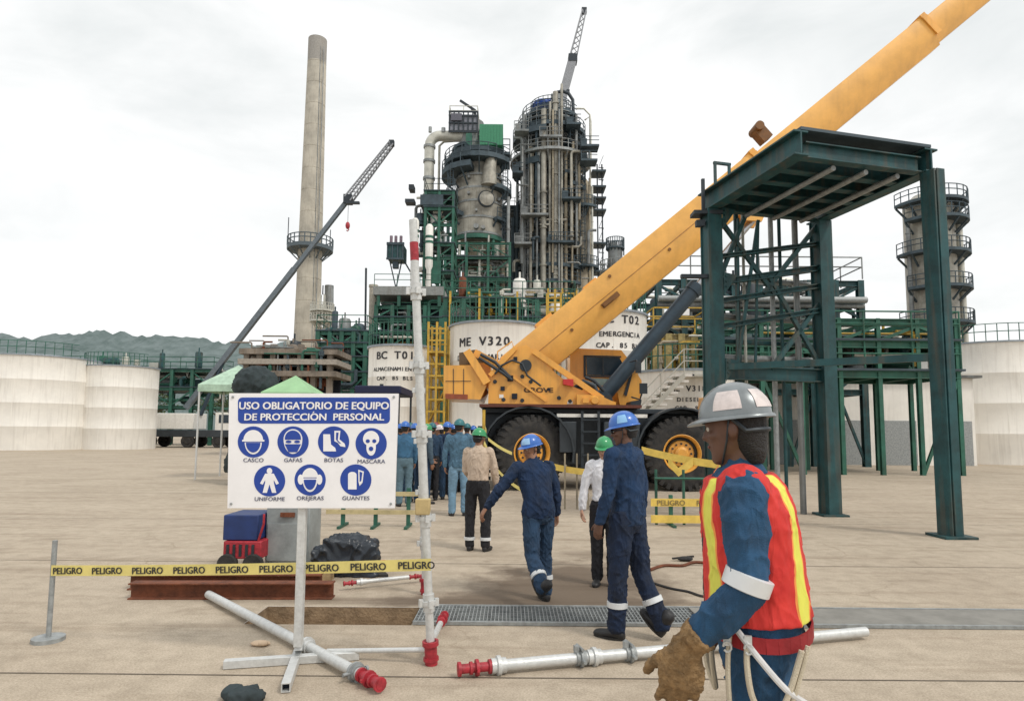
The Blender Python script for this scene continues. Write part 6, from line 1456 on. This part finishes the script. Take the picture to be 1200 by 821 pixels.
def stair_tower(label, px0, px1, top, bot, Y, m):
    x0, x1 = xpx(px0, Y), xpx(px1, Y); zt = zpx(top, Y, px0); t = thing('stair_tower', label, 'stair tower', ((x0 + x1) / 2, Y, 0))
    for xx_ in (x0, (x0 + x1) / 2, x1):
        for yy in (Y, Y + 1.2): MB().beam((xx_, yy, 0), (xx_, yy, zt), .09, .09).build('post', m, t)
    z = .4; k = 0
    while z < zt:
        q = MB(); q.beam((x0, Y - .01, z), (x1, Y - .01, z), .05, .07); q.beam((x0, Y + 1.21, z), (x1, Y + 1.21, z), .05, .07)
        if k % 3 == 0: q.span(x0, x1, Y, Y + 1.2, z, z + .05)
        q.build('landing_frame', m, t)
        if k % 3 == 0 and z + 1.5 < zt: q = MB(); q.beam((x0 if k % 2 else x1, Y + .5, z), (x1 if k % 2 else x0, Y + .5, z + 1.5), .5, .06, up=(0, 0, 1)); q.build('flight', m, t)
        z += .5; k += 1
    return t
stair_tower('yellow steel stair tower between the two tanks left of the crane', 501, 521, 377, 480, 26.5, M_yrail)
stair_tower('yellow caged stair top seen above the crane turntable, below the towers', 642, 676, 338, 500, 33, M_yrail)

def pipe_jungle():
    Y = 42; x = lambda px: xpx(px, Y, 370); z = lambda py: zpx(py, Y, 580)
    t = frame_thing('pipe_rack', 'green pipe rack with yellow posts running behind the tank roofs below the towers', 'pipe rack', x(522), x(672), Y, Y + 4, [z(440), z(400), z(372), z(350)], 7, M_green, deck=(2, 3), rails=(2, 3), railm=M_green)
    random_pipes(t, x(523), x(670), Y - .3, Y + 2, z(376), z(338), 40, [M_green, M_pale, M_white2, M_yrail, M_steel2, M_green], (.04, .13), 41); equipment(t, x(525), x(665), Y + .2, Y + 2, [z(372), z(350)], 14, [M_green, M_white2, M_pale, M_rust], 9)
    for i, px_ in enumerate((528, 562, 606, 650)): MB().beam((x(px_), Y - .4, 0), (x(px_), Y - .4, z(343 - 3 * (i % 2))), .14, .14).build('yellow_post', M_yrail, t)
pipe_jungle()
def left_background():
    # teal process rack right of the chimney
    Y = 46; x = lambda px: xpx(px, Y, 420); z = lambda py: zpx(py, Y, 400)
    t = frame_thing('pipe_rack', 'dense teal green process rack between the chimney and the left tank', 'pipe rack', x(372), x(428), Y, Y + 5, [z(475), z(455), z(436), z(418), z(402), z(388)], 4, M_green, deck=(1, 2, 3, 4, 5), rails=(3, 5), railm=M_green)
    random_pipes(t, x(373), x(427), Y - .3, Y + 3, z(470), z(384), 40, [M_green, M_rack, M_plat, M_pale, M_steel2], (.05, .18), 51); equipment(t, x(374), x(426), Y, Y + 3, [z(455), z(436), z(418), z(402), z(388)], 18, [M_rack, M_plat, M_green, M_steel2], 12)
    # concrete frame building
    Y = 38; x = lambda px: xpx(px, Y, 430); z = lambda py: zpx(py, Y, 340)
    t = thing('concrete_building', 'beige concrete frame building with open floors behind the safety sign', 'building', (x(330), Y, 0))
    xs = [x(v) for v in (288, 303, 319, 335, 351, 367, 386)]; zf = [z(438), z(424), z(412)]
    for i, xx in enumerate(xs): MB().span(xx - .16, xx + .16, Y + .003, Y + .34, 0, z(408) if i not in (2, 4) else z(403)).build('column', M_concb, t)
    for i, zz in enumerate(zf): MB().span(xs[0] - .4, xs[-1] + .5, Y - .35 + .1 * i, Y + 3.2, zz - .16, zz + .16).build('floor_slab', M_concb if i != 1 else mat('pale_ledge', (.38, .34, .29), .8), t)
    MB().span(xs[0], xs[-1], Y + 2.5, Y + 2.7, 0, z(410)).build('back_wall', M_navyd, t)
    for i in range(6):
        if i % 2 == 0: MB().span(xs[i] + .18, xs[i + 1] - .18, Y + .12, Y + .3, z(436), z(430)).build('parapet', M_concb, t)
        MB().span(xs[i] + .20, xs[i + 1] - .20, Y + .13, Y + .29, z(423), z(419 + i % 3)).build('parapet', mat('rose_render', (.36, .27, .22), .9, var=.2), t)
    random_pipes(t, x(290), x(384), Y - .2, Y + .0, z(460), z(405), 16, [M_concb, M_rust, M_plat, M_steel2, M_green], (.03, .09), 61); equipment(t, x(292), x(382), Y + .7, Y + 1.8, [z(438), z(424), z(455)], 12, [M_concb, M_rust, M_steel2, M_green, M_dark], 14); random_pipes(t, x(286), x(392), Y + .4, Y + 2, z(412), z(400), 12, [M_rust, M_pale, M_concb, M_steel2], (.03, .07), 63)
    # tents
    def tent(lb, px0, px1, pk, eave, Y, m, tnk=2.6, g=None):
        x0, x1 = xpx(px0, Y, 450), xpx(px1, Y, 450); zc, ze = zpx(pk, Y, px0), zpx(eave, Y, px0); t = thing('canopy_tent', lb, 'canopy tent', ((x0 + x1) / 2, Y, 0))
        cx_ = (x0 + x1) / 2; w = x1 - x0; A = [V((x0, Y, ze)), V((x1, Y, ze)), V((x1, Y + w, ze)), V((x0, Y + w, ze))]; top = V((cx_, Y + w / 2, zc)); q = MB()
        q.add(A + [top], [(0, 1, 4), (1, 2, 4), (2, 3, 4), (3, 0, 4)]); q.add([p - V((0, 0, .03)) for p in A] + [top - V((0, 0, .03))], [(0, 4, 1), (1, 4, 2), (2, 4, 3), (3, 4, 0)])
        for i in range(4): a_, b_ = A[i], A[(i + 1) % 4]; q.add([a_, b_, b_ - V((0, 0, .22)), a_ - V((0, 0, .22))], [(0, 1, 2, 3)])
        q.build('canopy', m, t)
        for p in A: MB().tube((p.x + (.04 if p.x < cx_ else -.04), p.y + (.04 if p.y < Y + 1 else -.04), 0), (p.x + (.04 if p.x < cx_ else -.04), p.y + (.04 if p.y < Y + 1 else -.04), ze), .03).build('leg', M_galv, t)
    tent('pale green canopy tent with a pointed top rising above the sign', 306, 366, 437, 459, 17.5, M_tarp)
    tent('green and white canopy tent at the left, beside the dark netting', 232, 297, 424, 450, 20, mat('mint_canvas', (.45, .62, .48), .6))
    q = MB(); 
    for (px_, py_, r_) in ((300, 448, .62), (293, 452, .5), (309, 453, .45)): q.ball(W(px_, py_, 18.5), (r_, .5, r_ * .8))
    p0 = W(300, 470, 18.5); q.ball((p0.x, 18.5, p0.z - .3), (.75, .6, .9)); q.ball((p0.x, 18.5, .7), (.8, .6, .75))
    tag(meshobj('covered_stack', remesh(q, .05, 2, .07, 3, 4), M_darktarp, None), 'tall heap draped in dark netting left of the pointed tent', 'covered heap')
    # more structures continuing to the left
    Y = 52; x = lambda px: xpx(px, Y, 420); z = lambda py: zpx(py, Y, 150)
    t = frame_thing('pipe_rack', 'green and grey pipe rack far at the left of the yard', 'pipe rack', x(-60), x(190), Y + 9, Y + 13, [z(470), z(445), z(420)], 9, M_green, deck=(1, 2), rails=(2,), railm=M_green)
    random_pipes(t, x(-60), x(200), Y + 9, Y + 11, z(470), z(415), 45, [M_green, M_pale, M_steel2, M_rack], (.06, .2), 71); equipment(t, x(-55), x(195), Y + 9.3, Y + 12, [z(445), z(420), z(470)], 22, [M_rack, M_steel2, M_green, M_pale], 15)
left_background()
nc = thing('canopy', 'low dark navy canopy roof showing just above the right end of the sign', 'canopy', (W(442, 505, 16).x, 16, 0))
x0_, x1_ = W(414, 505, 16).x, W(468.5, 505, 16).x
MB().span(x0_, x1_, 16, 18, W(440, 461, 16).z, W(440, 451.5, 16).z).build('roof', mat('navy_canvas', (.008, .012, .05), .7), nc, bevel=.03)
for xx_ in (x0_ + .05, x1_ - .05):
    for yy_ in (16.05, 17.95): MB().tube((xx_, yy_, 0), (xx_, yy_, W(440, 461, 16).z), .03).build('leg', M_dark, nc)
MB().tube((W(441, 505, 16).x, 16.5, W(440, 451.5, 16).z), (W(441, 505, 16).x, 16.5, W(440, 448, 16).z), .05).build('finial', M_dark, nc)
tank('big white storage tank far at the left edge of the yard', '', -70, 62, 415, 44, [], 20, 450)
tank('second white storage tank at the left, smaller, beside the distant crane', '', 78, 158, 428, 47, [], 118, 455)
def right_background():
    Y = 31; x = lambda px: xpx(px, Y, 400); z = lambda py: zpx(py, Y, 820)
    t = frame_thing('pipe_rack', 'grey green pipe rack with many levels of pipes behind the green post at right', 'pipe rack', x(772), x(1010), Y, Y + 6, [z(455), z(425), z(395), z(372), z(350), z(328)], 8, M_rack, deck=(1, 2,), rails=(1, 5), railm=M_steel2, braceprob=.7)
    random_pipes(t, x(773), x(1008), Y - .3, Y + 4, z(450), z(326), 72, [M_rack, M_steel2, M_pale, M_galvd, M_plat], (.05, .17), 81); equipment(t, x(775), x(1005), Y, Y + 3, [z(425), z(395), z(372), z(455), z(350)], 34, [M_steel2, M_rack, M_dark, M_dark, M_galvd], 16); equipment(t, x(775), x(1005), Y + 3, Y + 5, [z(425), z(395), z(372)], 20, [M_plat, M_dark], 19)
    for i, zz in enumerate((z(352), z(358), z(384), z(401))): MB().tube((x(770), Y - .4 + i * .25, zz), (x(1012), Y - .4 + i * .25, zz), (.16, .12, .14, .1)[i], n=10).build('header_pipe', (M_galvd, M_steel2, M_pale, M_steel2)[i], t)
    MB().span(x(794), x(804.5), Y - .6, Y - .4, z(372), z(360)).build('white_panel', M_board, t)
    Y = 25; x = lambda px: xpx(px, Y, 400); z = lambda py: zpx(py, Y, 820)
    t = frame_thing('loading_platform', 'low green loading platform with yellow rails behind the vest worker', 'platform', x(846), x(1120), Y, Y + 3, [z(433), z(398), z(372)], 6, M_green, deck=(0, 1), rails=(0, 1), railm=M_green, braceprob=.3, col=.16)
    wh = thing('warehouse', 'long low pale warehouse with roller doors behind the loading platform', 'building', (x(1000), 33, 0)); xa, xb = xpx(872, 33), xpx(1140, 33); MB().span(xa, xb, 33, 43, 0, zpx(442, 33, 1000)).build('wall', M_white, wh); q = MB(); q.span(xa - .3, xb + .3, 32.7, 43.3, zpx(442, 33, 1000) + .002, zpx(439, 33, 1000)); q.build('roof', M_steel2, wh)
    for k in range(4): xx_ = xa + 1.2 + k * 2.9; MB().span(xx_, xx_ + 1.9, 32.95, 32.99, 0, 2.3).build('roller_door', M_galvd, wh)
    random_pipes(t, x(850), x(1118), Y, Y + 2, z(432), z(385), 30, [M_green, M_yrail, M_pale, M_rack], (.04, .12), 91); equipment(t, x(850), x(1115), Y + .4, Y + 3, [z(433)], 12, [M_yrail, M_green, M_galvd], 17)
    Y = 28; x = lambda px: xpx(px, Y, 400); z = lambda py: zpx(py, Y, 820)
    t = frame_thing('valve_manifold', 'ochre and yellow valve manifold frame above the outside tank stair', 'manifold', x(768), x(828), Y, Y + 2, [z(470), z(436), z(410), z(392)], 4, mat('ochre_steel', (.42, .33, .13), .6, var=.25), deck=(1,), rails=(3,), railm=M_yrail)
    random_pipes(t, x(769), x(827), Y - .2, Y + 1, z(436), z(392), 26, [M_yrail, M_pale, M_tan, M_steel2], (.04, .11), 95); MB().span(x(796), x(826), Y - .4, Y - .2, z(439), z(434)).build('green_beam', M_green2, t)
    Y = 62; c = V((xpx(1090, Y, 300), Y, 0)); z = lambda py: zpx(py, Y, 1090); R = 2.2
    t = thing('process_column', 'tall grey process column at the far right with ring platforms', 'process column', c); MB().lathe(c, [(R, 0), (R, z(240)), (R * .6, z(230)), (0, z(228))], 32).build('shell', M_steel, t)
    for k, py in enumerate((380, 340, 300, 262, 242)): ring_platform(t, c, z(py), R, R + 1.2, 180 + 20 * (k % 2), 370, th=.4)
    cage_ladder(t, c.x - 1.2, Y - R - .3, 6, z(242), M_plat); vpipe(t, c.x + R + .5, Y - .5, 3, z(236), .3, M_pale, (-1, 0, 2.4)); vpipe(t, c.x - R - .4, Y - .8, 3, z(262), .22, M_steel2)
    tank('white storage tank at the far right behind the loading platform', '', 1130, 1290, 400, 34, [], 1170, 430)
right_background()

# ------------------------------------------------------------------ teal gantry in front of the crane boom
def gantry():
    L = V((-.24, .971, 0)); T = V((.971, .24, 0)); P0 = V((xpx(836, 12, 400), 12, 0)); t = thing('steel_gantry', 'dark teal steel gantry with overhead deck, its post standing in front of the crane boom', 'gantry', P0)
    zb = zpx(247, 12, 840); zt = zb + .52; z_top = zpx(205, 12, 836)
    w = 2.5; d = 2.6
    def post(p, top, nm='post', hx=.15):
        q = MB(); q.beam(p, p + V((0, 0, top)), .25, .03, up=L); 
        q = MB()
        for s_ in (-1, 1): q.beam(p + L * s_ * .135, p + L * s_ * .135 + V((0, 0, top)), hx * 2, .03, up=L)
        q.beam(p, p + V((0, 0, top)), .02, .24, up=L); q.beam(p - T * .11, p - T * .11 + V((0, 0, top)), .03, .27, up=L)
        q.box(p + V((0, 0, .02)), (.5, .5, .04)); return q.build(nm, M_rack, t, bevel=.004)
    post(P0, zb - .002); post(P0 + T * w, zb - .002); post(P0 - L * d + T * w, zb - .002, hx=.08)
    for a, b in ((P0 - L * d, P0 + L * .25), (P0 + T * w - L * d, P0 + T * w + L * .25)):
        MB().ibeam(a + V((0, 0, zb + .2)), b + V((0, 0, zb + .2)), .26, .40, .03).build('main_beam', M_rack, t, bevel=.003)
    for k in range(6):
        p = P0 - L * (d - .15) * k / 5; MB().ibeam(p + T * .14 + V((0, 0, zb + .14)), p + T * (w - .14) + V((0, 0, zb + .14)), .16, .26, .02).build('cross_beam', M_rack, t)
    q = MB(); q.prism([P0 + T * .0 + L * .2 + V((0, 0, zb + .41)), P0 + T * w + L * .2 + V((0, 0, zb + .41)), P0 + T * w - L * d + V((0, 0, zb + .41)), P0 - L * d + V((0, 0, zb + .41))], (0, 0, .05)); q.build('deck', M_plat, t)
    q = MB()
    for k in range(3): a = P0 - L * (.1 + 2 * k) + T * (.3 + 1.3 * k); 
    for f in (.3, .55, .8): q.tube(P0 + T * w * f - L * .05 + V((0, 0, zb - .05)), P0 + T * w * f - L * (d - .2) + V((0, 0, zb - .05)), .045, n=10)
    q.build('pipe_run', M_galvd, t)
    # little frame at the corner, post cap and brackets
    q = MB(); a = P0 + T * .02 - L * .1 + V((0, 0, zb + .25)); 
    for dx in (.03, .34): q.beam(a + T * dx, a + T * dx + V((0, 0, .70)), .05, .05)
    for dz_ in (.02, .68): q.beam(a + T * .0, a + T * .37 + V((0, 0, 0)), .05, .05) if False else q.beam(a + V((0, 0, dz_)), a + T * .37 + V((0, 0, dz_)), .05, .05)
    q.build('ladder_gate', M_rack, t)
    q = MB(); q.beam(P0 - T * .16 + V((0, 0, zb - .1)), P0 - T * .16 + V((0, 0, zb + .62)), .06, .06); q.box(P0 - T * .1 + V((0, 0, zb - .08)), (.55, .3, .07)); q.box(P0 - T * .24 + V((0, 0, zb - .28)), (.16, .12, .12)); q.box(P0 - T * .28 + V((0, 0, zpx(325, 12, 836))), (.7, .1, .07)); q.build('bracket', M_dark, t)
    # transverse bracing
    ztr = [(zpx(436, 12, 836), .26), (zpx(330, 12, 836), .12), (zpx(352, 12, 836), .1), (zpx(300, 12, 836), .08), (zpx(382, 12, 836), .10)]
    for zz, hh in ztr: MB().ibeam(P0 + T * .17 + V((0, 0, zz)), P0 + T * w + V((0, 0, zz)) if hh > .2 else P0 + T * w + V((0, 0, zz + .45)), .16, hh, .02).build('tie_beam', M_rack, t)
    def br(f0, z0, f1, z1, r=.05): MB().beam(P0 + T * w * f0 + V((0, 0, z0)), P0 + T * w * f1 + V((0, 0, z1)), r * 1.4, r * 1.6).build('brace', M_rack, t)
    zB = zpx(430, 12, 836)
    br(.04, zb - .05, .55, zpx(352, 12, 836) + .2); br(.98, zb - .05, .45, zpx(352, 12, 836) + .2); br(.05, zpx(330, 12, 836), .30, zb - .05); br(.24, zb - .1, .20, zB, .03); br(.42, zb - .1, .36, zB, .03); br(.20, zB, .42, zb - .1, .04); br(.98, zB, .5, zpx(330, 12, 836) + .2); br(.5, zB, .98, zpx(345, 12, 836))
    MB().beam(P0 - L * .1 + T * .2 + V((0, 0, zB + .0)), P0 - L * 2.5 + T * w + V((0, 0, zB)), .10, .12).build('tie_beam', M_rack, t)
    for f, r_, m_ in ((.12, .035, M_galvd), (.30, .05, M_rack), (.36, .03, M_pale), (.62, .05, M_galvd), (.70, .035, M_rack), (.85, .06, M_steel2)):
        MB().tube(P0 + T * w * f + L * .3, P0 + T * w * f + L * .3 + V((0, 0, zb + .1)), r_).build('riser', m_, t)
    for zz_, r_, m_ in ((zpx(318, 12, 836), .05, M_galvd), (zpx(365, 12, 836), .06, M_steel2), (zpx(395, 12, 836), .05, M_rack), (zpx(415, 12, 836), .07, M_galvd)):
        MB().tube(P0 + T * .2 + L * .42 + V((0, 0, zz_)), P0 + T * w * 1.1 + L * .42 + V((0, 0, zz_)), r_).build('header_pipe', m_, t)
    for z_ in (zb - .12, zB, zpx(330, 12, 836)):
        q = MB(); q.prism([P0 + T * .15 - L * .165 + V((0, 0, z_ + .16)), P0 + T * .45 - L * .165 + V((0, 0, z_ + .12)), P0 + T * .15 - L * .165 + V((0, 0, z_ - .28))], L * .012)
        for bz in (.08, -.02, -.12): q.tube(P0 + T * .20 - L * .168 + V((0, 0, z_ + bz)), P0 + T * .20 - L * .19 + V((0, 0, z_ + bz)), .018, n=6)
        q.build('gusset_plate', M_rack, t)
gantry()

# ------------------------------------------------------------------ trees in the distance
def tree(label, x, y, h, seed, spread=1.0):
    R = random.Random(seed); t = thing('tree', label, 'tree', (x, y, 0), 'trees beyond the yard')
    q = MB(); q.path([(x, y, 0), (x + .1, y, h * .25), (x - .1, y + .1, h * .5), (x, y, h * .75)], [h * .035, h * .028, h * .02, h * .008], 8)
    ends = []
    for i in range(9):
        a = R.uniform(0, 6.28); z0 = h * R.uniform(.3, .6); L = h * R.uniform(.2, .36) * spread; e = V((x + math.cos(a) * L, y + math.sin(a) * L, z0 + h * R.uniform(.08, .3))); ends.append(e)
        q.path([(x, y, z0), (x + math.cos(a) * L * .5, y + math.sin(a) * L * .5, z0 + (e.z - z0) * .6), e], [h * .014, h * .01, h * .005], 6)
    q.build('trunk', M_bark, t)
    q = MB(); ends += [V((x + R.gauss(0, .13) * h * spread, y + R.gauss(0, .13) * h, h * R.uniform(.55, .92))) for _ in range(12)]
    for e in ends:
        rr = h * R.uniform(.09, .15)
        for _ in range(150):
            d = V((R.gauss(0, 1), R.gauss(0, 1), R.gauss(0, .8))); p = e + d.normalized() * rr * R.uniform(.3, 1.05); s_ = h * .016 * R.uniform(.7, 1.5)
            u = V((R.gauss(0, 1), R.gauss(0, 1), R.gauss(0, 1))).normalized(); v = u.cross(V((R.gauss(0, 1), R.gauss(0, 1), R.gauss(0, 1)))).normalized()
            q.add([p - u * s_, p + v * s_ * .6, p + u * s_, p - v * s_ * .6], [(0, 1, 2, 3)])
    q.build('crown', M_leaf, t)
for i, (px_, Y_, h_, sp, lb) in enumerate(((20, 85, 11, 1.1, 'broad tree beyond the yard at the far left, behind the biggest tank'), (172, 90, 10, 1.0, 'round tree beyond the yard right of the small left tank'), (262, 95, 9, 1.3, 'low spreading tree beyond the yard left of the chimney'), (292, 100, 8, 1.1, 'small tree beyond the yard close to the chimney'),
                                         (1010, 80, 11, 1.2, 'spreading tree beyond the yard left of the far grey column'), (1165, 85, 13, 1.0, 'tall tree beyond the yard at the far right'))):
    tree(lb, xpx(px_, Y_, 480), Y_, h_, i + 1, sp)
